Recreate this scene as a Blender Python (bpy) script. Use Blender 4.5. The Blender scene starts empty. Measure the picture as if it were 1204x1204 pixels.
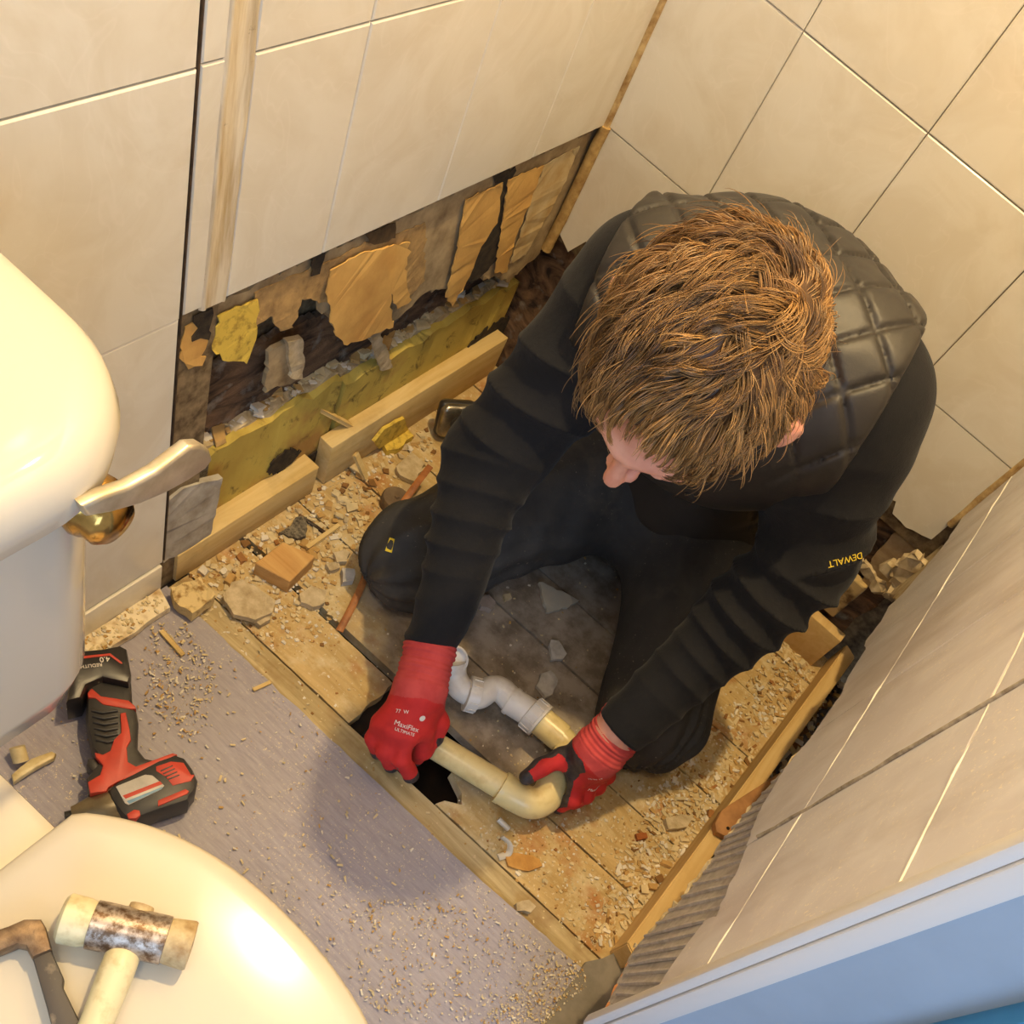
import bpy, bmesh, math, random
import numpy as np
from mathutils import Vector, Matrix, noise
random.seed(7); rng = np.random.default_rng(7)
sc = bpy.context.scene
COL = sc.collection

# ------------------------------------------------------------------ camera, world, lights, exposure
CAM = np.array((0.54804, -1.33691, 1.20394)); FPX = 1109.06; CX, CY = 602.56, 802.45
R = np.array([[0.7359114628, 0.5842679642, 0.3421480161],
              [0.6731902649, -0.5773176401, -0.4620813885],
              [-0.0724512669, 0.5703817042, -0.8181781747]])      # rows: image right, image down, forward
cam = bpy.data.cameras.new('camera'); cam.lens = 36 * FPX / 1204; cam.sensor_width = 36; cam.sensor_fit = 'HORIZONTAL'
cam.shift_x = -(CX - 602) / 1204; cam.shift_y = (CY - 602) / 1204; cam.clip_start = .01
camo = bpy.data.objects.new('camera', cam); COL.objects.link(camo)
m3 = Matrix((R[0], -R[1], -R[2])).transposed().to_4x4(); m3.translation = Vector(CAM); camo.matrix_world = m3
sc.camera = camo
sc.view_settings.view_transform = 'Standard'; sc.view_settings.look = 'None'
sc.view_settings.gamma = 1; sc.view_settings.use_curve_mapping = False; sc.view_settings.exposure = 0.0
w = bpy.data.worlds.new('world'); sc.world = w; w.use_nodes = True
w.node_tree.nodes['Background'].inputs[0].default_value = (.80, .86, 1.0, 1); w.node_tree.nodes['Background'].inputs[1].default_value = .6
def lamp(name, loc, col, power, radius, kind='POINT', target=None, size=None, spot=None):
    l = bpy.data.lights.new(name, kind); l.color = col; l.energy = power
    if kind == 'AREA': l.shape = 'RECTANGLE'; l.size, l.size_y = size
    else: l.shadow_soft_size = radius
    if spot: l.spot_size = spot; l.spot_blend = .6
    o = bpy.data.objects.new(name, l); COL.objects.link(o); o.location = loc
    if target is not None: o.rotation_euler = (Vector(target) - Vector(loc)).to_track_quat('-Z', 'Y').to_euler()
    return o
lamp('ceiling_spot_lamp', (.36, -.40, 2.3), (1.0, .73, .36), 112, .03)
lamp('room_ceiling_lamp', (.45, -1.75, 2.3), (1.0, .84, .62), 26, .12)
lamp('daylight_window', (1.7, -2.6, 1.6), (.45, .68, 1.0), 22, 0, 'AREA', (.4, -.6, .3), (1.0, 1.2))

# ------------------------------------------------------------------ pixel rays onto real planes
def ray(u, v): return R.T @ np.array([(u - CX) / FPX, (v - CY) / FPX, 1.])
def on(u, v, ax, val):
    d = ray(u, v); t = (val - CAM[ax]) / d[ax]; return CAM + t * d
def atx(u, v, x): return on(u, v, 0, x)
def aty(u, v, y): return on(u, v, 1, y)
def atz(u, v, z=0.): return on(u, v, 2, z)
def dp(u, v, d): return CAM + ray(u, v) * d

# ------------------------------------------------------------------ objects
def tag(o, label=None, cat=None, group=None, kind=None):
    if label: o['label'] = label
    if cat: o['category'] = cat
    if group: o['group'] = group
    if kind: o['kind'] = kind
    return o
def empty(name, loc=(0, 0, 0), label=None, cat=None, group=None, kind=None):
    o = bpy.data.objects.new(name, None); COL.objects.link(o); o.location = tuple(float(c) for c in loc); o.empty_display_size = .02
    return tag(o, label, cat, group, kind)
def link(name, me, mat=None, parent=None):
    o = bpy.data.objects.new(name, me); COL.objects.link(o)
    if mat and not me.materials:
        for m_ in (mat if isinstance(mat, (list, tuple)) else [mat]): me.materials.append(m_)
    if parent is not None:
        o.parent = parent; o.matrix_parent_inverse = Matrix.Translation(-par_loc(parent))
    return o
def par_loc(p):
    v = Vector(p.location)
    return v if p.type == 'EMPTY' else Vector((0, 0, 0))
def mesh_of(verts, faces, smooth=False):
    me = bpy.data.meshes.new('m'); me.from_pydata([tuple(map(float, v)) for v in verts], [], faces); me.update()
    if smooth: me.polygons.foreach_set('use_smooth', [True] * len(me.polygons))
    return me
def bm_mesh(bm, smooth=False):
    me = bpy.data.meshes.new('m'); bmesh.ops.recalc_face_normals(bm, faces=bm.faces); bm.to_mesh(me); bm.free()
    if smooth:
        me.polygons.foreach_set('use_smooth', [True] * len(me.polygons))
        try: me.set_sharp_from_angle(angle=math.radians(40))
        except Exception: pass
    return me
def box_mesh(lo, hi, bev=.0, seg=2, jit=0):
    bm = bmesh.new(); bmesh.ops.create_cube(bm, size=1)
    lo, hi = np.array(lo, float), np.array(hi, float)
    for v in bm.verts: v.co = Vector((lo + hi) / 2 + np.array(v.co) * (hi - lo) + (rng.normal(0, jit, 3) if jit else 0))
    if bev: bmesh.ops.bevel(bm, geom=bm.edges, offset=bev, segments=seg, affect='EDGES', profile=.5)
    return bm_mesh(bm, bev > 0)
def obox(c, ex, ey, ez, bev=0, seg=2):        # oriented box: centre and three half-axis vectors
    bm = bmesh.new(); bmesh.ops.create_cube(bm, size=2)
    c, ex, ey, ez = map(np.array, (c, ex, ey, ez))
    for v in bm.verts: v.co = Vector(c + v.co[0] * ex + v.co[1] * ey + v.co[2] * ez)
    if bev: bmesh.ops.bevel(bm, geom=bm.edges, offset=bev, segments=seg, affect='EDGES')
    return bm_mesh(bm, bev > 0)
def jag(pts, amp, step=.012, closed=True, keep=()):
    out = []; n = len(pts)
    for i in range(n if closed else n - 1):
        a, b = np.array(pts[i], float), np.array(pts[(i + 1) % n], float); L = np.linalg.norm(b - a); k = max(1, int(L / step))
        out.append(a)
        if i in keep: continue
        for j in range(1, k): out.append(a + (b - a) * j / k + rng.normal(0, amp, 2) * (1, 1))
    return out
def slab(pts2, ax, val, th, relief=0.0, bevel=0.0):    # polygon on plane axis=val, thickness th going to the minus side of val (or plus if th<0)
    idx = [i for i in range(3) if i != ax]
    bm = bmesh.new(); vs = []
    for p in pts2:
        c = [0, 0, 0]; c[idx[0]], c[idx[1]] = p; c[ax] = val; vs.append(bm.verts.new(c))
    f = bm.faces.new(vs); r = bmesh.ops.extrude_face_region(bm, geom=[f])
    for g in r['geom']:
        if isinstance(g, bmesh.types.BMVert): g.co[ax] -= th
    big = [f_ for f_ in bm.faces if len(f_.verts) > 4]
    bmesh.ops.triangulate(bm, faces=big)
    if relief:
        for v in bm.verts:
            if abs(v.co[ax] - val) < 1e-6: v.co[ax] += float(rng.normal(0, relief))
    return bm_mesh(bm)
def proj_poly(uv, ax, val):
    idx = [i for i in range(3) if i != ax]
    return [on(u, v, ax, val)[idx] for u, v in uv]
def tube(pts, rad, n=12, caps=True, smooth=True, flat=None):
    pts = [np.array(p, float) for p in pts]; rad = rad if hasattr(rad, '__len__') else [rad] * len(pts)
    V, F = [], []; T = [pts[min(i + 1, len(pts) - 1)] - pts[max(i - 1, 0)] for i in range(len(pts))]
    up = np.array((0, 0, 1.)); 
    if abs(np.dot(T[0] / np.linalg.norm(T[0]), up)) > .9: up = np.array((1., 0, 0))
    x = np.cross(T[0], up)
    for i, p in enumerate(pts):
        t = T[i] / np.linalg.norm(T[i]); x = x - t * np.dot(x, t); x /= np.linalg.norm(x); y = np.cross(t, x)
        for k in range(n):
            a = 2 * math.pi * k / n; fl = 1 if flat is None else flat
            V.append(p + rad[i] * (math.cos(a) * x + fl * math.sin(a) * y))
    for i in range(len(pts) - 1):
        for k in range(n): F.append((i * n + k, i * n + (k + 1) % n, (i + 1) * n + (k + 1) % n, (i + 1) * n + k))
    if caps: F.append(tuple(range(n))[::-1]); F.append(tuple((len(pts) - 1) * n + k for k in range(n)))
    me = mesh_of(V, F, smooth)
    if smooth:
        try: me.set_sharp_from_angle(angle=math.radians(50))
        except Exception: pass
    return me
def lathe(prof, o, axis, n=32, smooth=True, sharp=45):    # prof: (distance along axis, radius)
    axis = np.array(axis, float); axis /= np.linalg.norm(axis); a = np.array((0, 0, 1.)) if abs(axis[2]) < .9 else np.array((1., 0, 0))
    x = np.cross(axis, a); x /= np.linalg.norm(x); y = np.cross(axis, x); o = np.array(o, float); V, F = [], []
    for s, r in prof:
        for k in range(n): V.append(o + axis * s + r * (math.cos(2 * math.pi * k / n) * x + math.sin(2 * math.pi * k / n) * y))
    for i in range(len(prof) - 1):
        for k in range(n): F.append((i * n + k, i * n + (k + 1) % n, (i + 1) * n + (k + 1) % n, (i + 1) * n + k))
    if prof[0][1] > 1e-5: F.append(tuple(range(n))[::-1])
    if prof[-1][1] > 1e-5: F.append(tuple((len(prof) - 1) * n + k for k in range(n)))
    me = mesh_of(V, F); bm = bmesh.new(); bm.from_mesh(me); bmesh.ops.remove_doubles(bm, verts=bm.verts, dist=1e-6)
    bmesh.ops.recalc_face_normals(bm, faces=bm.faces); bm.to_mesh(me); bm.free()
    me.polygons.foreach_set('use_smooth', [smooth] * len(me.polygons))
    if smooth:
        try: me.set_sharp_from_angle(angle=math.radians(sharp))
        except Exception: pass
    return me
def join(meshes):
    bm = bmesh.new()
    for m_ in meshes: bm.from_mesh(m_)
    me = bpy.data.meshes.new('m'); bm.to_mesh(me); bm.free(); return me

# ------------------------------------------------------------------ signed-distance modelling
def cap(P, a, b, r1, r2):
    a, b = np.array(a, float), np.array(b, float); ab = b - a
    t = np.clip(((P - a) @ ab) / (ab @ ab), 0, 1); return np.linalg.norm(P - a - t[:, None] * ab, axis=1) - (r1 + (r2 - r1) * t)
def ell(P, c, r, M=None):
    q = P - np.array(c, float)
    if M is not None: q = q @ np.array(M).T      # rows of M: local axes
    r = np.array(r, float); k0 = np.linalg.norm(q / r, axis=1); k1 = np.linalg.norm(q / r ** 2, axis=1) + 1e-9
    return k0 * (k0 - 1) / k1
def rbox(P, c, h, rr, M=None):
    q = P - np.array(c, float)
    if M is not None: q = q @ np.array(M).T
    q = np.abs(q) - (np.array(h, float) - rr)
    return np.linalg.norm(np.maximum(q, 0), axis=1) + np.minimum(q.max(axis=1), 0) - rr
def smin(a, b, k):
    h = np.maximum(k - np.abs(a - b), 0) / k; return np.minimum(a, b) - h * h * k * .25
def smax(a, b, k): return -smin(-a, -b, k)
def chain(P, pts, rad, k=.02):
    d = None
    for i in range(len(pts) - 1):
        e = cap(P, pts[i], pts[i + 1], rad[i], rad[i + 1]); d = e if d is None else smin(d, e, k)
    return d
def snoise(P, s, seed=0):     # cheap smooth pseudo noise in about -1..1
    r_ = np.random.default_rng(seed); out = 0
    for i in range(5):
        k = r_.normal(0, 1, 3) * s; ph = r_.uniform(0, 6.28); k2 = r_.normal(0, 1, 3) * s * .6
        out = out + np.sin(P @ k + ph + 1.3 * np.sin(P @ k2 + ph * 2))
    return out / 3.2
def sdf_mesh(f, lo, hi, h, smooth=True, coarse=4):
    lo = np.array(lo, float); hi = np.array(hi, float)
    n = (np.ceil((hi - lo) / (h * coarse)).astype(int)) * coarse + 1
    nc = (n - 1) // coarse + 1
    gc = np.stack(np.meshgrid(*[lo[i] + np.arange(nc[i]) * h * coarse for i in range(3)], indexing='ij'), -1)
    vc = f(gc.reshape(-1, 3)).reshape(nc)
    blk = np.abs(vc) < h * coarse * 2.6
    act = np.zeros(nc - 1, bool)
    for dx in (0, 1):
        for dy in (0, 1):
            for dz in (0, 1): act |= blk[dx:nc[0] - 1 + dx, dy:nc[1] - 1 + dy, dz:nc[2] - 1 + dz]
    fa = np.zeros(n, bool); big = act.repeat(coarse, 0).repeat(coarse, 1).repeat(coarse, 2)
    for dx in (0, 1):
        for dy in (0, 1):
            for dz in (0, 1): fa[dx:n[0] - 1 + dx, dy:n[1] - 1 + dy, dz:n[2] - 1 + dz] |= big
    base = vc[:-1, :-1, :-1].repeat(coarse, 0).repeat(coarse, 1).repeat(coarse, 2)
    val = np.full(n, 1.0); val[:-1, :-1, :-1] = np.where(base > 0, 1., -1.)
    ii = np.argwhere(fa); 
    for s in range(0, len(ii), 400000):
        j = ii[s:s + 400000]; val[j[:, 0], j[:, 1], j[:, 2]] = f(lo + j * h)
    for ax in range(3):        # close the borders
        sl = [slice(None)] * 3
        for e in (0, -1): sl[ax] = e; val[tuple(sl)] = np.maximum(val[tuple(sl)], h * .5)
    ins = val < 0; C8 = [(a, b, c) for a in (0, 1) for b in (0, 1) for c in (0, 1)]
    cnt = sum(ins[a:n[0] - 1 + a, b:n[1] - 1 + b, c:n[2] - 1 + c].astype(np.int8) for a, b, c in C8)
    cells = np.argwhere((cnt > 0) & (cnt < 8)); idm = np.full(n - 1, -1); idm[cells[:, 0], cells[:, 1], cells[:, 2]] = np.arange(len(cells))
    cv = np.stack([val[cells[:, 0] + a, cells[:, 1] + b, cells[:, 2] + c] for a, b, c in C8], 1)
    acc = np.zeros((len(cells), 3)); num = np.zeros(len(cells))
    for i in range(8):
        for j in range(i + 1, 8):
            if sum(abs(C8[i][k] - C8[j][k]) for k in range(3)) != 1: continue
            m_ = (cv[:, i] < 0) != (cv[:, j] < 0); t = np.where(m_, cv[:, i] / np.where(m_, cv[:, i] - cv[:, j], 1), 0)
            p = np.array(C8[i]) + t[:, None] * (np.array(C8[j]) - np.array(C8[i])); acc += p * m_[:, None]; num += m_
    V = lo + (cells + acc / num[:, None]) * h; F = []
    for ax in range(3):
        a1, a2 = [(1, 2), (2, 0), (0, 1)][ax]; s0 = [slice(None)] * 3; s1 = [slice(None)] * 3; s0[ax] = slice(0, -1); s1[ax] = slice(1, None)
        e = np.argwhere(ins[tuple(s0)] != ins[tuple(s1)]); e = e[(e[:, a1] > 0) & (e[:, a2] > 0) & (e[:, a1] < n[a1] - 1) & (e[:, a2] < n[a2] - 1)]
        if not len(e): continue
        o1 = np.zeros(3, int); o1[a1] = 1; o2 = np.zeros(3, int); o2[a2] = 1
        q = [idm[tuple((e - o).T)] for o in (o1 + o2, o2, np.zeros(3, int), o1)]; q = np.stack(q, 1)
        fl = ~ins[e[:, 0], e[:, 1], e[:, 2]]; q[fl] = q[fl][:, ::-1]; F.append(q)
    F = np.concatenate(F)
    F = F[(F >= 0).all(1)]
    me = bpy.data.meshes.new('m'); me.vertices.add(len(V)); me.vertices.foreach_set('co', V.ravel())
    me.loops.add(len(F) * 4); me.loops.foreach_set('vertex_index', F.ravel().astype(np.int32)); me.polygons.add(len(F))
    me.polygons.foreach_set('loop_start', np.arange(0, len(F) * 4, 4, dtype=np.int32)); 
    me.update(calc_edges=True); me.validate()
    me.polygons.foreach_set('use_smooth', [smooth] * len(me.polygons))
    return me

# ------------------------------------------------------------------ materials
def lin(h):
    if isinstance(h, str):
        h = h.lstrip('#'); c = [int(h[i:i + 2], 16) / 255 for i in (0, 2, 4)]
    else: c = h
    return tuple(x / 12.92 if x <= .04045 else ((x + .055) / 1.055) ** 2.4 for x in c) + (1,)
class NT:
    def __init__(s, name):
        s.m = bpy.data.materials.new(name); s.m.use_nodes = True; s.t = s.m.node_tree; s.b = s.t.nodes['Principled BSDF']
        s.pos = s.n('ShaderNodeNewGeometry').outputs['Position']
    def n(s, ty, **kw):
        nd = s.t.nodes.new(ty)
        for k, v in kw.items():
            if k.startswith('i_'): s.set(nd.inputs[k[2:].replace('_', ' ')], v)
            else: setattr(nd, k, v)
        return nd
    def set(s, inp, v):
        if hasattr(v, 'is_output'): s.t.links.new(v, inp)
        else: inp.default_value = v
    def noise(s, scale, detail=4, rough=.55, vec=None, dist=0, stretch=None):
        v = vec or s.pos
        if stretch: v = s.n('ShaderNodeVectorMath', operation='MULTIPLY', i_Vector=v).outputs[0]; s.t.nodes[-1].inputs[1].default_value = stretch
        nd = s.n('ShaderNodeTexNoise', i_Scale=scale, i_Detail=detail, i_Roughness=rough, i_Distortion=dist); s.set(nd.inputs['Vector'], v); return nd.outputs[0]
    def ramp(s, f, a, b, ca=0., cb=1.):
        nd = s.n('ShaderNodeMapRange', clamp=True); s.set(nd.inputs[0], f); 
        for i, x in zip((1, 2, 3, 4), (a, b, ca, cb)): nd.inputs[i].default_value = x
        return nd.outputs[0]
    def mix(s, fac, a, b):
        nd = s.n('ShaderNodeMix', data_type='RGBA'); s.set(nd.inputs[0], fac)
        for i, c in ((6, a), (7, b)): s.set(nd.inputs[i], c if hasattr(c, 'is_output') else lin(c))
        return nd.outputs[2]
    def math(s, op, a, b=0.):
        nd = s.n('ShaderNodeMath', operation=op); s.set(nd.inputs[0], a); s.set(nd.inputs[1], b); return nd.outputs[0]
    def color(s, c): s.set(s.b.inputs['Base Color'], c if hasattr(c, 'is_output') else lin(c)); return s
    def rough(s, r): s.set(s.b.inputs['Roughness'], r); return s
    def bump(s, h, strength=.3, dist=.002):
        nd = s.n('ShaderNodeBump'); nd.inputs['Strength'].default_value = strength; nd.inputs['Distance'].default_value = dist
        s.set(nd.inputs['Height'], h); s.set(s.b.inputs['Normal'], nd.outputs[0]); return s
    def sep(s): return s.n('ShaderNodeSeparateXYZ', i_Vector=s.pos).outputs
def plain(name, c, r=.5, metal=0, var=.08, scale=30, bump=0, c2=None, spec=None, lo=.35, hi=.7):
    t = NT(name); base = c; 
    c2 = c2 or '#%02x%02x%02x' % tuple(int(int(c[i:i + 2], 16) * (1 - var * 2)) for i in (1, 3, 5))
    nz = t.noise(scale, 5, .6); t.color(t.mix(t.ramp(nz, lo, hi), base, c2)); t.rough(r); t.b.inputs['Metallic'].default_value = metal
    if bump: t.bump(t.noise(scale * 6, 5, .6), bump, .001)
    if spec is not None: t.b.inputs['Specular IOR Level'].default_value = spec
    return t.m
def tile_mat(name, c, c2, dust=0):
    t = NT(name); n1 = t.noise(9, 5, .6, dist=1.2); base = t.mix(t.ramp(n1, .40, .62), c, c2)
    vein = t.math('ABSOLUTE', t.math('SUBTRACT', t.noise(7, 2, .5, dist=2.0), .5)); base = t.mix(t.ramp(vein, 0, .012, .16, 0), base, '#efe6da')
    if dust:
        d = t.noise(220, 3, .7); d2 = t.noise(11, 3, .6, dist=1); f = t.math('MULTIPLY', t.ramp(d, .58, .68), t.ramp(d2, .42, .62)); base = t.mix(f, base, '#f4ead8')
        base = t.mix(t.ramp(t.noise(6, 4, .6, stretch=(1, 1.6, .6)), .48, .66, 0, .5), base, '#a5978a')
    t.color(base).rough(.16 if not dust else .4); t.bump(t.noise(5, 2), .12, .004); return t.m
def wood_mat(name, c, c2, axis=0, dark='#6b4a22', stain=.5, rough=.8, scale=1.0):
    st = [60, 60, 60]; st[axis] = 5; t = NT(name); g = t.noise(scale, 6, .65, stretch=tuple(st), dist=.6)
    b = t.mix(t.ramp(g, .35, .65), c, c2); b = t.mix(t.ramp(t.noise(9 * scale, 5, .65), .52, .72, 0, stain), b, dark)
    t.color(b).rough(rough).bump(g, .5, .0015); return t.m
M = {}
M['tile'] = tile_mat('cream_tile_glaze', '#e1dac9', '#dad1bd')
M['tile_c'] = tile_mat('dusty_cool_lit_tile_glaze', '#dad6d8', '#d0cbcd', 1)  # right-wall tiles, dusty; cool light falling there is put into their colour
M['biscuit'] = plain('tile_biscuit', '#c98a55', .9, bump=.3)
M['grout'] = plain('grout_and_adhesive', '#8f7a58', .9, c2='#4a3820', scale=60)
M['paper'] = plain('orange_board_paper', '#ddb062', .9, c2='#c0904a', scale=14, bump=.5)
M['paper_grey'] = plain('grey_torn_paper', '#b59f78', .9, c2='#7a6444', scale=25, bump=.6)
M['yellow'] = plain('yellow_paper', '#dcbc4c', .9, c2='#8f6c26', scale=90, bump=.4, lo=.5, hi=.75)
def _green():
    t = NT('green_moisture_board'); b = t.mix(t.ramp(t.noise(10, 4), .35, .65), '#c9b356', '#b39a46')
    b = t.mix(t.ramp(t.noise(26, 6, .7, dist=.6), .56, .70, 0, .9), b, '#3d3018'); b = t.mix(t.ramp(t.noise(7, 4, .6), .5, .62, 0, .8), b, '#a87b42')
    t.color(b).rough(.85).bump(t.noise(70), .3, .002); return t.m
M['green'] = _green()
def _rot():
    t = NT('rotten_brown_cavity'); b = t.mix(t.ramp(t.noise(14, 5, .65, dist=1.5, stretch=(1, .4, 1.6)), .36, .62), '#8a6a4c', '#33251a')
    b = t.mix(t.ramp(t.noise(30, 5), .58, .72), b, '#8d8578'); t.color(b).rough(.95).bump(t.noise(60, 6, .7), .8, .004); return t.m
M['rot'] = _rot()
M['mould'] = plain('black_mould', '#1c1712', .95, c2='#453826', scale=80, bump=.6)
M['plaster'] = plain('broken_plaster', '#cdbb98', .95, c2='#a28c66', scale=50, bump=.6)
M['plaster_grey'] = plain('grey_plaster', '#c3bcb2', .95, c2='#a59c90', scale=60, bump=.5)
M['board'] = None
def _boards():
    t = NT('worn_floorboards'); x, y, z = t.sep()
    g = t.noise(1, 6, .65, stretch=(7, 60, 60), dist=.8); b = t.mix(t.ramp(g, .35, .65), '#cbae78', '#b0935c')
    b = t.mix(t.ramp(t.noise(17, 6, .68), .5, .66, 0, .75), b, '#d8c9a2'); b = t.mix(t.ramp(t.noise(10, 5, .6), .55, .68, 0, .8), b, '#a8672a')
    b = t.mix(t.ramp(t.noise(140, 3, .7), .6, .68, 0, .7), b, '#d9ccae')
    # greyer, darker, less rough boards between the knees: an area centred on (.42,-.42)
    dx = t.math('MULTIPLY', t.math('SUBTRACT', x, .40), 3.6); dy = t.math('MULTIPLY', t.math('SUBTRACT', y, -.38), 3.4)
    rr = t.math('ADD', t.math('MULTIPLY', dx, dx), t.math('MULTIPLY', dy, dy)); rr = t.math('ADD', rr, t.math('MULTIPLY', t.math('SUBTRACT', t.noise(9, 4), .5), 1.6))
    knee_grey = t.mix(t.ramp(t.noise(22, 5, .65), .4, .62), '#a69888', '#7a6c5c'); b = t.mix(t.ramp(rr, .75, 1.25, 1, 0), b, knee_grey)
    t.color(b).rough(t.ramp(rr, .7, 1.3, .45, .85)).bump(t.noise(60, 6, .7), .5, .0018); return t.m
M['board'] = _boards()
M['batten'] = wood_mat('pine_batten', '#dcc288', '#cbab6a', 1, '#8c6a38', .4)
M['batten_c'] = wood_mat('right_pine_batten', '#dcbc80', '#cfa968', 1, '#b38a4c', .3)
M['block'] = wood_mat('offcut_pine', '#cfa465', '#bb8a4a', 0, '#8c5c2a', .3)
def _lino():
    t = NT('grey_vinyl'); g = t.noise(1, 5, .7, stretch=(30, 260, 30)); b = t.mix(t.ramp(g, .3, .7), '#a8a2ad', '#8b8592')
    b = t.mix(t.ramp(t.noise(5, 4, .6), .35, .7, 0, .5), b, '#a39a94')
    f = t.math('MULTIPLY', t.ramp(t.noise(260, 3, .75), .60, .66), t.ramp(t.noise(7, 4, .65), .40, .62)); b = t.mix(f, b, '#dfcda6')
    t.color(b).rough(.55).bump(g, .2, .001); return t.m
M['lino'] = _lino()
M['ceramic'] = NT('white_glazed_ceramic').color('#cbc4b5').rough(.08).m
M['seat'] = NT('white_plastic_seat').color('#d2c7b2').rough(.2).m
M['chrome'] = plain('brushed_tarnished_metal', '#d6cbb4', .38, .75, c2='#b3a384', scale=40)
M['brass'] = plain('worn_brass', '#c79a52', .18, 1, c2='#8a6a34', scale=60)
M['blue'] = plain('blue_paint', '#a0b2c6', .5, var=.03, scale=8)
M['blue2'] = plain('deep_blue_paint', '#3f8fc4', .45, var=.03, scale=8)
M['trimw'] = NT('white_plastic_trim').color('#e6e2de').rough(.3).m
M['void'] = plain('dark_void', '#1a120c', 1, c2='#2e2015')

# ================================================================== SETTING
TW = .2; G = .0012
ZA = [.078, .499, .7467, .9947, 1.2427, 1.4907, 1.7387, 1.9867, 2.2347]
_tc = {}
def tile_mesh(wd, ht, th=.007):        # local: face towards +x, spans y 0..wd, z 0..ht
    k = (round(wd, 4), round(ht, 4))
    if k in _tc: return _tc[k]
    e = .0015; V = [(0, 0, 0), (0, wd, 0), (0, wd, ht), (0, 0, ht), (-e * .5, -0, -0), ]
    V = [(-e, 0, 0), (-e, wd, 0), (-e, wd, ht), (-e, 0, ht), (0, e, e), (0, wd - e, e), (0, wd - e, ht - e), (0, e, ht - e), (-th, 0, 0), (-th, wd, 0), (-th, wd, ht), (-th, 0, ht)]
    F = [(4, 5, 6, 7)] + [(i, (i + 1) % 4, 4 + (i + 1) % 4, 4 + i) for i in range(4)] + [(8 + i, 8 + (i + 1) % 4, (i + 1) % 4, i) for i in range(4)] + [(11, 10, 9, 8)]
    me = mesh_of(V, F); _tc[k] = me; return me
def put_tile(parent, me, loc, rz, mat):
    o = link('tile', me, mat, parent); o.location = loc; o.rotation_euler = (rng.normal(0, .0012), rng.normal(0, .0012), rz + rng.normal(0, .0012)); return o
wl = link('wall_left', join([box_mesh((-.012, -2.6, .0), (-.0075, -.7345, 2.3)), box_mesh((-.012, -.7345, .497), (-.0075, 0, 2.3)), box_mesh((-.16, -2.6, -.2), (-.075, .0, 2.3))]), M['grout']); tag(wl, kind='structure')
TA = M['tile']
ycols = [-.189, -.3906, -.592, -.7323]
tops = ZA[1:]
for r_ in range(len(tops) - 1):
    z0, z1 = tops[r_], tops[r_ + 1]
    edges = [0] + ycols
    for a, b in zip(edges[:-1], edges[1:]):
        put_tile(wl, tile_mesh(a - b - G, z1 - z0 - G), (0, b, z0), 0, TA)
for z0, z1 in zip(ZA[:-1], ZA[1:]):
    for k in range(6):
        y1 = -.7925 - k * TW; put_tile(wl, tile_mesh(TW - G, z1 - z0 - G), (.0005, y1 - TW, z0), 0, TA)
for r_ in range(len(tops) - 1):     # slivers of tile beside the silicone strip
    z0, z1 = tops[r_], tops[r_ + 1]
    put_tile(wl, tile_mesh(.0245, z1 - z0 - G), (.0005, -.789, z0 + .002), 0, TA)
def _sil():
    t = NT('stained_silicone'); b = t.mix(t.ramp(t.noise(1, 5, .6, stretch=(30, 90, 9)), .4, .66), '#dccfb4', '#b59e74'); b = t.mix(t.ramp(t.noise(40, 6, .7), .64, .74), b, '#5c4523')
    t.color(b).rough(.45).bump(t.noise(1, 4, stretch=(60, 120, 10)), .6, .003); return t.m
M['sil'] = _sil()
# ribbed strip
V, F = [], []; ys = [-.7665, -.7645, -.761, -.7595, -.748, -.7385, -.7365, -.7325]; xs = [-.001, .0018, .0020, .0006, .0004, .0005, .0018, -.0005]
zz = np.arange(.497, 2.25, .02)
for i, z in enumerate(zz):
    for y, x in zip(ys, xs): V.append((x + rng.normal(0, .0004), y + .0008 * math.sin(z * 37 + y * 60) + rng.normal(0, .0003), z))
n_ = len(ys)
for i in range(len(zz) - 1):
    for k in range(n_ - 1): F.append((i * n_ + k, i * n_ + k + 1, (i + 1) * n_ + k + 1, (i + 1) * n_ + k))
link('sealant_strip', mesh_of(V, F, True), M['sil'], wl)
# tile edge profile running down where the shower tiles were stripped off
tr = link('trim_1', join([box_mesh((-.007, -.7922, .08), (.0008, -.7908, 2.25), .0003)]), plain('dark_edge_trim', '#5c4630', .6, c2='#2a1d12', scale=60)); tag(tr, kind='structure')
bs = link('baseboard_left', join([box_mesh((-.006, -2.5, .012), (.004, -.797, .076), .002)]), M['tile']); tag(bs, kind='structure')
bs2 = link('trim_2', slab(jag([(.004, -2.5), (.03, -2.5), (.036, -.81), (.004, -.80)], .0008, .02), 2, .0245, .012), plain('cream_floor_trim', '#e6d6b4', .5, c2='#a98346', scale=40, lo=.5, hi=.72)); tag(bs2, kind='structure')
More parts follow.
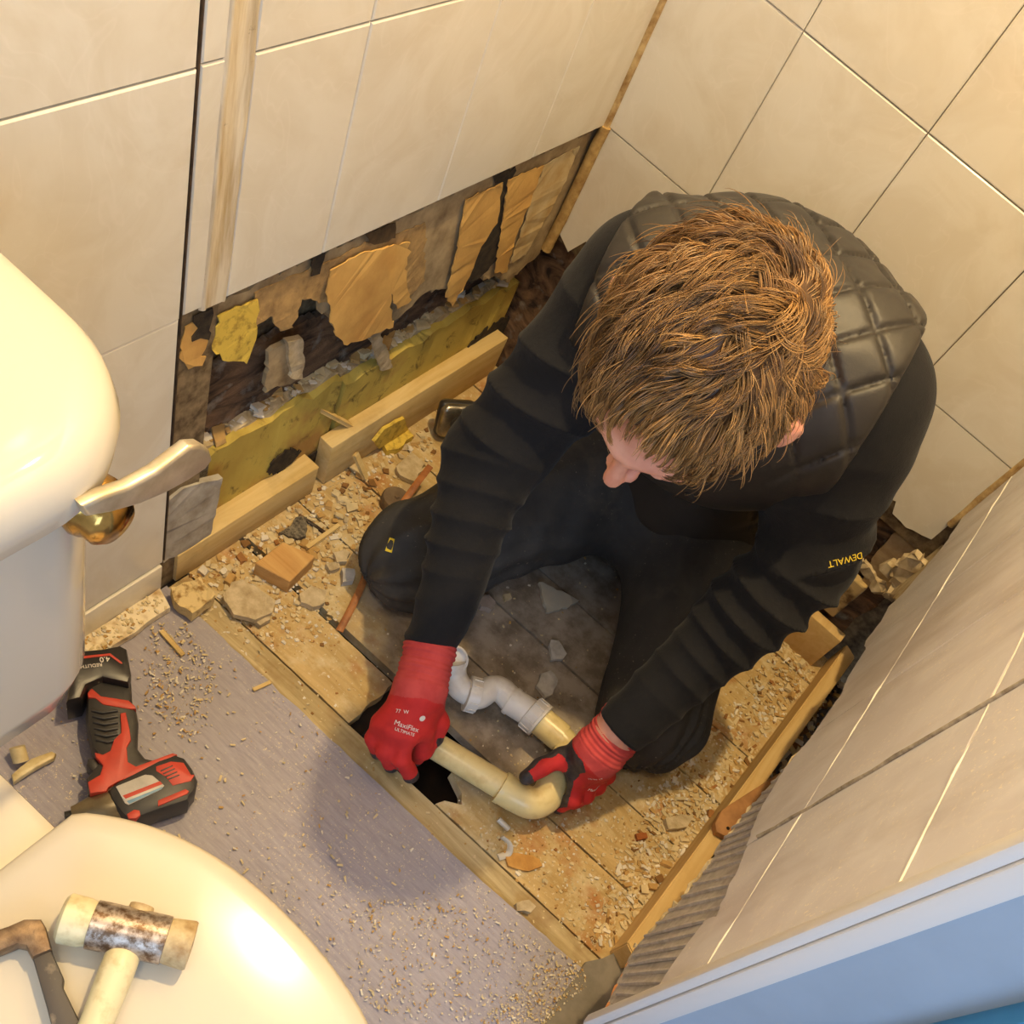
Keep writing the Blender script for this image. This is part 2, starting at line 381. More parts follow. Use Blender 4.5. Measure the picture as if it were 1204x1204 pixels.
# stripped lower strip of the left wall: layered torn boards
def wpart(name, uv, x, th, mat, amp=.002, step=.008, relief=.0005, parent=wl, ax=0):
    o = link(name, slab(jag(proj_poly(uv, ax, x), amp, step), ax, x, th, relief), mat, parent); return o
wpart('torn_wallboard', [(222, 372), (300, 335), (420, 280), (560, 215), (708, 148), (697, 180), (662, 245), (640, 292), (600, 330), (560, 325), (500, 345), (440, 400), (400, 385), (370, 345), (318, 362), (282, 398), (245, 402), (225, 420)], -.0115, .010, M['paper_grey'], .003)
wpart('paper_layer', [(300, 345), (420, 292), (500, 262), (500, 330), (478, 352), (462, 338), (440, 345), (436, 338), (385, 356), (355, 352), (345, 385), (330, 390), (318, 372), (296, 385)], -.0095, .0015, plain('brown_torn_paper', '#c09c62', .95, c2='#8c6e44', scale=50, bump=.8), .002)
wpart('paper_layer', [(389, 318), (425, 298), (482, 285), (478, 330), (484, 352), (468, 364), (460, 345), (462, 385), (425, 400), (408, 406), (395, 395), (388, 372), (383, 345)], -.004, .0015, M['paper'], .0018)
wpart('paper_layer', [(256, 372), (303, 352), (301, 400), (290, 428), (262, 424), (250, 412)], -.006, .0015, M['yellow'], .0018)
wpart('paper_layer', [(218, 385), (240, 372), (244, 395), (238, 430), (222, 435), (210, 420)], -.0055, .0015, M['paper'], .003)
wpart('paper_layer', [(548, 235), (592, 215), (585, 262), (566, 290), (553, 325), (532, 360), (524, 350), (536, 300)], -.0065, .0015, M['paper'], .0015)
wpart('paper_layer', [(598, 212), (640, 195), (625, 235), (606, 280), (596, 320), (582, 322), (590, 270)], -.0065, .0015, M['paper'], .0015)
wpart('paper_layer', [(640, 195), (682, 172), (660, 225), (618, 300), (600, 310), (622, 245)], -.0085, .0015, plain('pale_board_paper', '#d0bd90', .95, c2='#b08a4c', scale=18), .0015)
wpart('mould_patch', [(580, 205), (606, 196), (600, 225), (606, 240), (597, 275), (590, 300), (560, 330), (548, 332), (553, 295), (570, 262), (582, 235)], -.0088, .0012, M['mould'], .003)
wpart('mould_patch', [(366, 298), (383, 295), (376, 322), (366, 325)], -.0062, .001, M['mould'], .002)
wpart('mould_patch', [(428, 275), (466, 262), (465, 280), (440, 288)], -.0062, .001, plain('dark_bronze_mould', '#5a4529', .95, c2='#3b2c18', scale=90), .002)
wpart('mould_patch', [(228, 372), (250, 362), (246, 400), (236, 398), (226, 402)], -.0045, .001, M['mould'], .003)
wpart('torn_wallboard', [(316, 415), (332, 405), (348, 400), (356, 415), (354, 445), (330, 455), (312, 462)], -.03, .006, M['paper_grey'], .002)
wpart('hanging_plaster', [(338, 402), (356, 398), (358, 425), (356, 446), (344, 446), (340, 425)], -.024, .008, M['plaster'], .0015)
wpart('plaster_strip', [(436, 396), (446, 390), (456, 412), (462, 432), (448, 436), (442, 415)], -.028, .004, M['plaster'], .001)
wpart('brown_board', [(238, 440), (370, 372), (540, 330), (620, 300), (610, 350), (440, 430), (330, 480), (240, 520)], -.060, .01, M['rot'], .003)
for uv in ([(545, 418), (560, 396), (590, 375), (602, 372), (592, 400), (575, 412), (560, 428)], [(316, 556), (322, 541), (345, 527), (353, 529), (344, 545), (326, 558)], [(352, 548), (385, 519), (398, 524), (374, 545), (362, 553)]):
    wpart('mould_patch', uv, -.0288, .002, M['mould'], .0035, .005)
# ledge with the green moisture resistant board below
def strip_box(name, y0, y1, z0, z1, x0, x1, mat, jit=.0008, step=.02, topj=.002, parent=wl):
    ys_ = np.arange(y0, y1 + step, step); V, F = [], []
    for i, y in enumerate(ys_):
        t = rng.normal(0, topj); q = rng.normal(0, jit, 4)
        V += [(x1 + q[0], y, z0), (x1 + q[1], y, z1 + t), (x0 + q[2], y, z1 + t * .4 + q[3]), (x0, y, z0)]
    for i in range(len(ys_) - 1):
        for k in range(4): F.append((i * 4 + k, i * 4 + (k + 1) % 4, i * 4 + 4 + (k + 1) % 4, i * 4 + 4 + k))
    F += [(3, 2, 1, 0), tuple(len(V) - 4 + k for k in range(4))]
    me = mesh_of(V, F); bm = bmesh.new(); bm.from_mesh(me); return link(name, bm_mesh(bm), mat, parent)
strip_box('moisture_board', -.70, -.455, .045, .196, -.045, -.033, M['green'], topj=.004)
strip_box('moisture_board', -.43, .0, .045, .186, -.045, -.031, M['green'], topj=.005)
strip_box('rubble_ledge', -.735, -.44, .0, .200, -.072, -.044, M['plaster'], .002, topj=.004)
strip_box('rubble_ledge', -.43, .0, .0, .190, -.072, -.044, M['plaster'], .002, topj=.005)
strip_box('mesh_tape', -.735, -.70, .10, .198, -.044, -.032, plain('grey_mesh_tape', '#8b8478', .9, c2='#3c362c', scale=300), topj=.001)
wpart('tile_stump', [(196, 590), (215, 575), (240, 568), (262, 562), (248, 628), (232, 640), (192, 662)], -.004, .009, plain('pale_cement_stump', '#b9b3a6', .9, c2='#8a7f6c', scale=30, bump=.5), .0012, .01)
wpart('tile_stump', [(208, 430), (232, 445), (236, 500), (222, 530), (204, 540)], -.012, .02, plain('grey_brown_mortar', '#93806a', .95, c2='#4d3c2b', scale=40, bump=.9), .003, .008)

# back wall
wb = link('wall_back', join([box_mesh((-.16, .0075, .30), (.95, .012, 2.3)), box_mesh((-.16, .06, -.2), (1.0, .1, 2.3)), box_mesh((-.1, .012, .31), (.95, .0245, 2.3))]), M['grout']); tag(wb, kind='structure')
xcol = [0.0035, .1874, .3874, .5874, .771]
for z0, z1 in zip(tops[:-1], tops[1:]):
    for a, b in zip(xcol[:-1], xcol[1:]): put_tile(wb, tile_mesh(b - a - G, z1 - z0 - G), (a, 0, z0), -math.pi / 2, TA)
bots = [[(.0035, .315), (.03, .30), (.05, .335), (.08, .335), (.12, .345), (.186, .335)], [(.1886, .335), (.25, .32), (.33, .34), (.386, .33)],
        [(.3886, .33), (.45, .32), (.52, .335), (.586, .33)], [(.5886, .335), (.64, .325), (.69, .345), (.70, .325), (.73, .322), (.77, .335)]]
for bt in bots:
    top = [(bt[-1][0], .4978), (bt[0][0], .4978)]
    me = slab(jag(bt + top, .0012, .012, keep=(len(bt) - 1, len(bt), len(bt) + 1)), 1, 0.0, -.007); link('tile', me, TA, wb)
link('rotten_backing', slab(jag([(-.06, -.02), (.80, -.02), (.80, .33), (.6, .35), (.3, .34), (-.06, .34)], .004, .02), 1, .028, -.01, .002), M['rot'], wb)
strip2 = lambda x0, x1, z0, z1, y0, y1, mat, name: link(name, box_mesh((x0, y0, z0), (x1, y1, z1), .002, 1), mat, wb)
strip2(.05, .765, .095, .185, .0, .02, plain('mouldy_tan_board', '#c9ae7a', .9, c2='#5a4226', scale=18, lo=.45, hi=.62, bump=.4), 'moisture_board')
wpart('crumpled_board', [(1040, 702), (1047, 676), (1060, 655), (1076, 650), (1088, 664), (1078, 690), (1062, 708)], -.035, -.012, M['plaster'], .003, .006, .004, parent=wb, ax=1)
wpart('crumpled_board', [(1008, 664), (1016, 660), (1040, 690), (1036, 700), (1028, 698)], -.03, -.008, M['plaster'], .002, .006, .002, parent=wb, ax=1)
wpart('torn_wallboard', [(1010, 690), (1030, 650), (1068, 608), (1078, 635), (1086, 650), (1112, 658), (1060, 700)], .012, -.01, plain('torn_brown_backing', '#a89270', .95, c2='#8a6f4e', scale=40), .002, .01, parent=wb, ax=1)
# corner sealant runs
def bead(name, pts, r, mat, parent): return link(name, tube(jagg(pts, .0006), r, 8), mat, parent)
def jagg(pts, amp, step=.03):
    out = []
    for a, b in zip(pts[:-1], pts[1:]):
        a, b = np.array(a, float), np.array(b, float); k = max(2, int(np.linalg.norm(b - a) / step))
        out += [a + (b - a) * j / k + rng.normal(0, amp, 3) for j in range(k)]
    return out + [np.array(pts[-1], float)]
M['stain'] = plain('brown_stained_sealant', '#c9ad78', .5, c2='#8a6534', scale=70, bump=.3)
bead('corner_sealant', [(.001, -.001, .50), (.001, -.001, 2.25)], .0065, M['stain'], wb)
bead('corner_sealant', [(-.004, -.004, .28), (.002, -.003, .50)], .009, plain('loose_cream_corner_profile', '#c9a868', .6, c2='#8f6a38', scale=60), wb)
bead('corner_sealant', [(.771, -.001, .375), (.771, -.001, 2.25)], .006, M['stain'], wb)
# base battens
def thing(name, me, mat, label, cat, group=None): return tag(link(name, me, mat), label, cat, group)
bl = [('short pine batten with sawn end at the foot of the left wall, near the toilet', -.765, -.487, .0, .062, -.034, -.002),
      ('long pine batten along the foot of the left wall, running towards the far corner', -.462, -.001, .0, .088, -.031, -.003)]
for lb, y0, y1, z0, z1, x0, x1 in bl: thing('timber_batten', box_mesh((x0, y0, z0), (x1, y1, z1), .002, 2, .0008), M['batten'], lb, 'timber')
thing('timber_batten', box_mesh((.70, -.026, .0), (.803, -.003, .09), .002, 2, .0005), M['batten_c'], 'short pine batten at the foot of the back wall, in the far right corner', 'timber')
thing('timber_batten', obox((.8255, -.36, .029), (.0125, -.006, 0), (.008, .372, 0), (0, 0, .029), .002), M['batten_c'], 'long pine batten on edge at the foot of the right wall', 'timber')

# right wall
XC = .773
wr = link('wall_right', join([box_mesh((.792, -.92, .46), (.80, .0, 2.3)), box_mesh((.875, -.90, -.2), (.9, .0, 2.3))]), M['plaster_grey']); tag(wr, kind='structure')
def put_tile_c(wd, ht, y1, z0): return put_tile(wr, tile_mesh(wd, ht), (XC, y1, z0), math.pi, M['tile_c'])
zc = [.495, .735, .983, 1.231, 1.479, 1.727, 1.975, 2.223]; yc = [0, -.1, -.31, -.518, -.7255, -.93]
for z0, z1 in zip(zc[:-1], zc[1:]):
    for a, b in zip(yc[:-1], yc[1:]): put_tile_c(a - b - G, z1 - z0 - G, a, z0)
# broken bottom row (outline of the break traced on the wall plane)
brk = [(-.002, .40), (-.094, .398), (-.15, .372), (-.179, .36), (-.19, .335), (-.24, .345), (-.28, .335), (-.322, .359), (-.39, .362), (-.443, .38), (-.525, .373), (-.568, .352), (-.64, .36), (-.68, .375), (-.724, .395)]
def seg_between(a, b):
    ys_ = [p[0] for p in brk]; f_ = lambda y: float(np.interp(-y, [-q for q in ys_], [p[1] for p in brk]))
    pts = [(a, f_(a))] + [p for p in brk if b < p[0] < a] + [(b, f_(b))]; return pts
for a, b in zip(yc[:4], yc[1:5]):
    bt = seg_between(a - .0006, b + .0006); pts = bt + [(b + .0006, .4938), (a - .0006, .4938)]; nb = len(bt)
    link('tile', slab(jag(pts, .0016, .01, keep=(nb - 1, nb, nb + 1)), 0, XC, -.007), M['tile_c'], wr)
bt = [(-.7265, .40), (-.78, .42), (-.825, .431), (-.846, .442), (-.843, .418), (-.87, .41), (-.93, .405)]
link('tile', slab(jag(bt + [(-.93, .4938), (-.7265, .4938)], .0015, .01, keep=(6, 7, 8)), 0, XC, -.007), M['tile_c'], wr)
# adhesive bed with comb ridges on the board behind
rb = slab(jag([(-.93, .49), (-.93, .268), (-.88, .235), (-.83, .21), (-.80, .20), (-.78, .215), (-.74, .25), (-.70, .27), (-.64, .25), (-.60, .275), (-.55, .30), (-.50, .33), (-.45, .36), (-.43, .49)], .003, .012), 0, .784, -.009, .0004)
link('adhesive_bed', rb, M['plaster_grey'], wr)
V = []; ms = []
for i in range(26):
    y = -.50 - i * .0165; zt = .44 if y > -.72 else .41; zb = float(np.interp(-y, [.50, .55, .6, .64, .70, .74, .78, .80, .83, .88, .93], [.335, .305, .28, .255, .275, .255, .22, .205, .215, .24, .27])) + .004
    a = np.array((.7835, y - .03, zt)); b = np.array((.7835, y + .012, zb)); ms.append(tube([a, (a + b) / 2 + rng.normal(0, .0006, 3), b], [.0022, .003, .0022], 6))
link('adhesive_ridge', tag(link('adhesive_ridge', join(ms), M['plaster_grey'], wr), kind='stuff').data, None, wr) if False else tag(link('adhesive_ridge', join(ms), plain('combed_grey_adhesive', '#c9c2bb', .9, c2='#ada294', scale=80), wr), kind='stuff')
link('broken_board_edge', tube(jagg([(.788, -.935, .270), (.788, -.88, .234), (.788, -.80, .20)], .001, .01), .0045, 6), M['biscuit'], wr)
link('broken_board_edge', tube(jagg([(.786, -.80, .20), (.786, -.74, .25), (.786, -.66, .265), (.786, -.6, .275), (.786, -.50, .33)], .002, .008), .0035, 6), M['plaster'], wr)
wpart('torn_plasterboard', [(1052, 640), (1100, 622), (1118, 640), (1108, 665), (1075, 700), (1060, 712), (1038, 700), (1046, 670)], .80, .012, M['plaster'], .004, .01, .003, wr)
link('insulation', slab(jag([(.842, -.9), (.873, -.9), (.873, .0), (.842, .0)], .003, .03), 2, -.002, .03, .004), plain('grey_dust', '#766d64', 1, c2='#3f3730', scale=60, bump=.9), wr)
tagged = tag(link('trim_3', join([box_mesh((.7665, -.944, .27), (.777, -.930, 2.3), .003), box_mesh((.777, -.946, .20), (.796, -.930, 2.3), .002)]), M['trimw']), kind='structure')
wf = link('wall_front', join([box_mesh((.794, -.9445, .0), (.90, -.90, 2.3)), ]), M['blue']); tag(wf, kind='structure')
# the door jamb in a deeper blue beyond it
tag(link('trim_4', box_mesh((.862, -.962, .0), (.905, -.9435, 2.3), .002), M['blue2']), kind='structure')
# raised silicone run on the vertical joint of the right wall
bead('grout_line', [(XC - .0005, -.7255, .42), (XC - .0005, -.722, 1.2)], .0022, plain('pale_filler_line', '#bfb29c', .8, c2='#7a6a52', scale=90), wr)
for z in (.4945, .7345): bead('grout_line', [(XC + .0008, -.004, z), (XC + .0008, -.928, z)], .0013, plain('white_grout', '#efe8da', .8), wr)

# floor
fl = link('floor', join([box_mesh((-.14, -.8, -.2), (.88, .06, -.17))]), M['void']); tag(fl, kind='structure')
seams = [-.742, -.632, -.518, -.402, -.288, -.174, -.06, .02]
def board(x0, x1, y0, y1, name='floorboard', mat=None, e0=0, e1=0, z=0):
    pts = [(x0, y0), (x1, y0), (x1, y1), (x0, y1)]; g = .0013
    P = []
    bottom = [np.array((x, y0 + g + abs(rng.normal(0, .0005)))) for x in np.linspace(x0, x1, 24)]
    topp = [np.array((x, y1 - g - abs(rng.normal(0, .0005)))) for x in np.linspace(x1, x0, 24)]
    ly = np.linspace(y0 + g, y1 - g, 9)[1:-1]
    P = bottom + [np.array((x1 + rng.normal(0, e1), y)) for y in ly] + topp + [np.array((x0 + rng.normal(0, e0), y)) for y in ly[::-1]]
    return link(name, slab(P, 2, z, .02, .0003), mat or M['board'], fl)
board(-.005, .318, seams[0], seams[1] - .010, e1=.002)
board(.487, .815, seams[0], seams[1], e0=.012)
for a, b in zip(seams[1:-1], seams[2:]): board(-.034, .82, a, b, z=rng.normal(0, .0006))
board(-.0, .80, -.790, seams[0], mat=wood_mat('rotten_edge_board', '#c9b58a', '#a08a5c', 0, '#8a6434', .8), z=.001)
link('joist', box_mesh((.30, -.80, -.12), (.34, .0, -.021)), M['void'], fl)
link('vinyl_flooring', slab([(.0, -2.6), (1.7, -2.6), (1.7, -.95), (.79, -.95)] + [np.array((x, -.783 + rng.normal(0, .0006) + .008 * (x > .6) * (x - .6) * 5)) for x in np.linspace(.785, .0, 50)], 2, .010, .006), M['lino'], fl)
link('threshold_board', slab([(.785, -.94), (.785, -.765), (.80, -.745), (.838, -.665), (.845, -.94)], 2, .012, .008), plain('grey_threshold_board', '#8f877c', .8, c2='#6f685c', scale=20), fl)

# ================================================================== TOILET AND TOOLS
def rloft(levels, n=10, capb=True, capt=True, smooth=True):     # levels: (z, x0, x1, y0, y1, corner radius)
    V, F = [], []; m_ = 0
    for z, x0, x1, y0, y1, r in levels:
        ring = []
        for cx, cy, a0 in ((x1 - r, y1 - r, 0), (x0 + r, y1 - r, 90), (x0 + r, y0 + r, 180), (x1 - r, y0 + r, 270)):
            for k in range(n + 1):
                a = math.radians(a0 + 90 * k / n); ring.append((cx + r * math.cos(a), cy + r * math.sin(a), z))
        m_ = len(ring); V += ring
    for i in range(len(levels) - 1):
        for k in range(m_): F.append((i * m_ + k, i * m_ + (k + 1) % m_, (i + 1) * m_ + (k + 1) % m_, (i + 1) * m_ + k))
    if capb: F.append(tuple(range(m_))[::-1])
    if capt: F.append(tuple((len(levels) - 1) * m_ + k for k in range(m_)))
    me = mesh_of(V, F, smooth)
    try: me.set_sharp_from_angle(angle=math.radians(50))
    except Exception: pass
    return me
def ring_loft(rings, capb=True, capt=True):
    V, F = [], []; m_ = len(rings[0])
    for r_ in rings: V += list(r_)
    for i in range(len(rings) - 1):
        for k in range(m_): F.append((i * m_ + k, i * m_ + (k + 1) % m_, (i + 1) * m_ + (k + 1) % m_, (i + 1) * m_ + k))
    if capb: F.append(tuple(range(m_))[::-1])
    if capt: F.append(tuple((len(rings) - 1) * m_ + k for k in range(m_)))
    me = mesh_of(V, F, True)
    try: me.set_sharp_from_angle(angle=math.radians(60))
    except Exception: pass
    return me
toilet = empty('toilet', (.25, -1.3, .012), 'white close-coupled toilet with lid down and curved metal flush lever', 'toilet')
link('cistern', rloft([(.425, .01, .220, -1.52, -1.095, .05), (.435, .01, .232, -1.53, -1.082, .055), (.47, .01, .238, -1.535, -1.074, .055), (.735, .008, .243, -1.54, -1.070, .05)]), M['ceramic'], toilet)
lid = []
for z, g in ((.728, -.006), (.732, 0), (.750, .002), (.762, -.001), (.769, -.006), (.774, -.015), (.7755, -.03)): lid.append((z, .005 - g * .2, .269 + g, -1.555 - g, -1.048 + g, .095 + g * .3))
link('cistern_lid', rloft(lid, 14), M['ceramic'], toilet)
def seat_ring(sc_, z, dz=0):
    out = []
    for k in range(96):
        a = 2 * math.pi * k / 96; c, s = math.cos(a), math.sin(a); ax_ = .25 if c > 0 else .225
        x = .475 + sc_ * ax_ * abs(c) ** .9 * (1 if c > 0 else -1); y = -1.298 + sc_ * .186 * abs(s) ** .95 * (1 if s > 0 else -1); x = max(x, .304 + (1 - sc_) * .16)
        out.append((x, y, z))
    return out
link('toilet_lid', ring_loft([seat_ring(.97, .400), seat_ring(.993, .402), seat_ring(1.0, .409), seat_ring(.996, .416), seat_ring(.975, .4205), seat_ring(.9, .4225), seat_ring(.6, .4235), seat_ring(.3, .424), seat_ring(.02, .424)]), M['seat'], toilet)
link('seat_ring', ring_loft([seat_ring(.95, .382), seat_ring(.985, .386), seat_ring(.985, .396), seat_ring(.96, .3995)]), M['seat'], toilet)
br = [seat_ring(.55, .012), seat_ring(.57, .06)]
for s_, z in ((.52, .14), (.55, .20), (.68, .27), (.84, .33), (.93, .36), (.955, .375), (.94, .3815)): br.append(seat_ring(s_, z))
link('bowl', ring_loft(br), M['ceramic'], toilet)
link('deck', rloft([(.30, .03, .30, -1.40, -1.20, .03), (.385, .02, .335, -1.42, -1.183, .03), (.398, .02, .335, -1.418, -1.186, .03), (.401, .024, .332, -1.412, -1.192, .03)]), M['seat'], toilet)
for y in (-1.262, -1.345):
    link('hinge', tube([(.292, y - .018, .412), (.292, y + .018, .412)], .009, 12), M['seat'], toilet)
bo = atx(100, 588, .243)
lv = link('flush_lever', lathe([(0, .021), (.006, .022), (.010, .0205), (.013, .0185), (.020, .0185), (.025, .014), (.028, .0)], bo, (1, .12, -.05), 28), M['brass'], toilet)
bl_ = slab(proj_poly([(97, 596), (125, 583), (152, 574), (185, 556), (205, 541), (224, 526), (238, 525), (248, 531), (251, 541), (243, 552), (222, 566), (195, 581), (165, 594), (130, 604), (103, 609)], 0, .276), 0, .276, .009)
bm = bmesh.new(); bm.from_mesh(bl_); bmesh.ops.dissolve_limit(bm, angle_limit=.05, verts=bm.verts, edges=bm.edges)
bmesh.ops.bevel(bm, geom=[e for e in bm.edges if abs(e.verts[0].co.x - e.verts[1].co.x) < 1e-5], offset=.0028, segments=3, affect='EDGES', profile=.5)
ob_ = link('lever_arm', bm_mesh(bm, True), M['chrome'], lv)

# mallet on the lid
def ax_pt(a, b, t): return np.array(a) + (np.array(b) - np.array(a)) * t
ZL = .4245
mallet = empty('mallet', (.41, -1.22, ZL), 'round metal-bodied mallet with cream nylon faces lying on the toilet lid', 'mallet')
A_, B_ = atz(78, 1080, ZL + .0185), atz(224, 1112, ZL + .0185); ax_ = B_ - A_; L_ = np.linalg.norm(ax_)
def _worn():
    t = NT('worn_painted_metal'); b = t.mix(t.ramp(t.noise(120, 5, .7), .42, .6), '#b9aca0', '#6d5642'); b = t.mix(t.ramp(t.noise(45, 4), .55, .68), b, '#d8d0c6')
    t.color(b).rough(.35); t.b.inputs['Metallic'].default_value = .75; t.bump(t.noise(200, 4), .3, .0006); return t.m
link('mallet_head', lathe([(L_ * .20, .0165), (L_ * .205, .0182), (L_ * .80, .0182), (L_ * .805, .0165)], A_, ax_, 36), _worn(), mallet)
nyl = plain('cream_nylon', '#ded2a8', .4, c2='#b7a06c', scale=50, lo=.5, hi=.75)
nyl2 = plain('dirty_nylon', '#cbb68c', .6, c2='#98784a', scale=70, bump=.3)
link('nylon_face', lathe([(-L_ * .04, .0), (-L_ * .04, .0155), (-L_ * .01, .0185), (L_ * .14, .0180), (L_ * .20, .0165)], A_, ax_, 36), nyl, mallet)
link('nylon_face', lathe([(L_ * .80, .0165), (L_ * .83, .0172), (L_ * .99, .0185), (L_ * 1.01, .0175), (L_ * 1.02, .0)], A_, ax_, 36), nyl2, mallet)
h0 = ax_pt(A_, B_, .52); hd = atz(95, 1250, ZL + .015) - h0; hd /= np.linalg.norm(hd)
link('handle', lathe([(.012, .0095), (.016, .0125), (.03, .0128), (.06, .0118), (.12, .0125), (.20, .0135), (.245, .0145), (.25, .010), (.252, 0)], h0, hd, 28), nyl, mallet)
link('handle_eye', lathe([(-.0215, 0), (-.021, .009), (-.014, .0095)], h0, hd, 20), nyl2, mallet)
# small hammer
ham = empty('hammer', (.37, -1.27, ZL), 'small rusty claw hammer with black worn handle lying beside the mallet', 'hammer')
def bev_slab(uv, z, th, bev, seg=2):
    me = slab(proj_poly(uv, 2, z), 2, z, th); bm = bmesh.new(); bm.from_mesh(me)
    bmesh.ops.dissolve_limit(bm, angle_limit=.03, verts=bm.verts, edges=bm.edges)
    bmesh.ops.bevel(bm, geom=[e for e in bm.edges if abs(e.verts[0].co.z - e.verts[1].co.z) < 1e-5], offset=bev, segments=seg, affect='EDGES', profile=.5, clamp_overlap=True)
    return bm_mesh(bm, True)
rusty = plain('rust_worn_steel', '#9c8264', .5, .6, c2='#5b4430', scale=60, bump=.4)
link('hammer_head', bev_slab([(-60, 1120), (-20, 1098), (10, 1088), (28, 1080), (48, 1080), (54, 1090), (61, 1116), (38, 1126), (30, 1112), (20, 1110), (0, 1118), (-45, 1138)], ZL + .020, .019, .003), rusty, ham)
link('handle', bev_slab([(38, 1126), (60, 1116), (75, 1150), (74, 1160), (100, 1215), (130, 1275), (100, 1290), (60, 1205), (55, 1185)], ZL + .0165, .015, .003), plain('worn_black_handle', '#4f473f', .6, c2='#8a7a66', scale=50, lo=.55, hi=.7), ham)

# cordless impact driver lying on the vinyl
drv = empty('cordless_impact_driver', (.13, -1.0, .0125), 'red and black cordless impact driver lying on grey vinyl by the cistern', 'power tool')
def dc(x, y): return (x * 260 / 1204, 740 + y * 260 / 1204)
BLK = plain('black_tool_plastic', '#2a2725', .45, c2='#3c3834', scale=40); RED = plain('red_tool_rubber', '#c8402c', .5, var=.06)
zb = .064
def dpoly(pts, z, th, bev=.004, mat=BLK, name='housing', par=drv): return link(name, bev_slab([dc(*p) for p in pts], z, th, bev), mat, par)
hs = dpoly([(585, 870), (640, 820), (860, 705), (955, 672), (1005, 690), (1050, 750), (1078, 815), (1068, 870), (1040, 900), (1030, 930), (860, 985), (780, 1015), (700, 1045), (640, 975), (600, 920)], .066, .052, .009)
gr_ = dpoly([(465, 245), (700, 235), (715, 280), (722, 395), (745, 440), (755, 500), (750, 640), (790, 690), (860, 705), (840, 760), (600, 880), (480, 890), (470, 800), (545, 700), (500, 640), (480, 560), (465, 470), (470, 370)], .058, .040, .009, BLK, 'grip')
bt_ = dpoly([(395, 130), (440, 110), (560, 100), (655, 82), (690, 100), (700, 160), (715, 240), (700, 290), (560, 260), (470, 300), (440, 370), (360, 390), (380, 250)], .072, .058, .006, plain('black_battery_plastic', '#2b2623', .35, c2='#1c1917'), 'battery')
dpoly([(475, 345), (500, 320), (550, 362), (700, 385), (735, 415), (742, 432), (700, 432), (560, 408), (520, 375), (480, 370)], .0595, .02, .0015, RED, 'red_grip_band')
dpoly([(655, 455), (685, 450), (705, 540), (714, 600), (690, 640), (696, 720), (740, 745), (860, 700), (940, 672), (965, 680), (900, 715), (740, 790), (640, 830), (590, 860), (580, 880), (490, 893), (478, 830), (545, 790), (560, 740), (520, 690), (515, 668), (560, 680), (600, 660), (620, 600), (660, 560)], .0620, .02, .0015, RED, 'red_body_shell')
dpoly([(850, 745), (930, 718), (1000, 725), (1040, 790), (1060, 790), (1040, 825), (940, 850), (900, 800), (850, 770)], .0668, .01, .001, RED, 'red_vent_panel')
for i in range(4): dpoly([(872 + i * 14, 768 + i * 15), (940 + i * 12, 738 + i * 17), (942 + i * 12, 744 + i * 17), (876 + i * 14, 775 + i * 15)], .0672, .003, .0002, BLK, 'vent_slot')
dpoly([(860, 930), (1010, 868), (1030, 880), (1020, 895), (860, 962)], .0668, .012, .001, RED, 'red_clip')
dpoly([(690, 1005), (730, 980), (760, 985), (765, 1010), (740, 1030), (700, 1030)], .0668, .02, .001, RED, 'red_clip')
dpoly([(630, 855), (790, 790), (830, 795), (895, 850), (880, 870), (700, 955), (680, 945)], .0670, .004, .0004, plain('silver_label', '#c9c3bb', .35), 'label_plate')
dpoly([(668, 905), (870, 826), (886, 842), (684, 922)], .0673, .001, .0001, RED, 'label_stripe')
dpoly([(690, 935), (880, 858), (888, 862), (870, 874), (704, 950)], .0673, .001, .0001, plain('label_blue', '#7fa6c4', .4), 'label_stripe')
dpoly([(478, 700), (520, 695), (555, 740), (545, 790), (500, 770), (470, 735)], .054, .03, .004, BLK, 'trigger')
for i in range(6):
    y = 440 + i * 32; link('grip_rib', tube([atz(*dc(500 + i * 5, y), .0580), atz(*dc(560 + i * 5, y + 14), .0597), atz(*dc(640, y + 2), .0585)], .0022, 8), BLK, gr_)
n0, n1 = atz(*dc(640, 955), .0385), atz(*dc(395, 1010), .034); nd = n1 - n0; nl = np.linalg.norm(nd)
link('nose_housing', lathe([(-.01, .0235), (0, .0235), (nl * .25, .0225), (nl * .6, .017), (nl * .9, .0115), (nl, .0105), (nl * 1.01, .007), (nl * 1.0, .0)], n0, nd, 32), plain('grey_cast_metal', '#a39474', .35, .8, c2='#8a7b60', scale=50), drv)
link('bit_holder', lathe([(0, .006), (.008, .006), (.009, 0)], n0 + nd, nd, 12), BLK, drv)
dpoly([(400, 150), (600, 130), (660, 175), (668, 185), (655, 185), (595, 142), (400, 164)], .0728, .002, .0002, RED, 'battery_stripe')
def text(body, o, xdir, ydir, size, mat, parent, name='lettering', ext=.0002):
    c = bpy.data.curves.new('t', 'FONT'); c.body = body; c.size = size; c.extrude = ext; c.align_x = 'CENTER'; c.align_y = 'CENTER'
    t_ = bpy.data.objects.new('t', c); COL.objects.link(t_); dg = bpy.context.evaluated_depsgraph_get(); me = bpy.data.meshes.new_from_object(t_.evaluated_get(dg)); bpy.data.objects.remove(t_)
    xd = Vector(xdir).normalized(); yd = Vector(ydir); yd = (yd - xd * yd.dot(xd)).normalized(); zd = xd.cross(yd)
    mt = Matrix((xd, yd, zd)).transposed().to_4x4(); mt.translation = Vector([float(v) for v in o]); me.transform(mt); me.materials.clear()
    return link(name, me, mat, parent)
WHT = NT('white_print').color('#e6ddd2').rough(.5).m
tx = atz(*dc(400, 190), .073) - atz(*dc(620, 165), .073); ty = np.array((-tx[1], tx[0], 0))
text('4.0', atz(*dc(570, 162), .0730), tx, ty, .010, WHT, bt_)
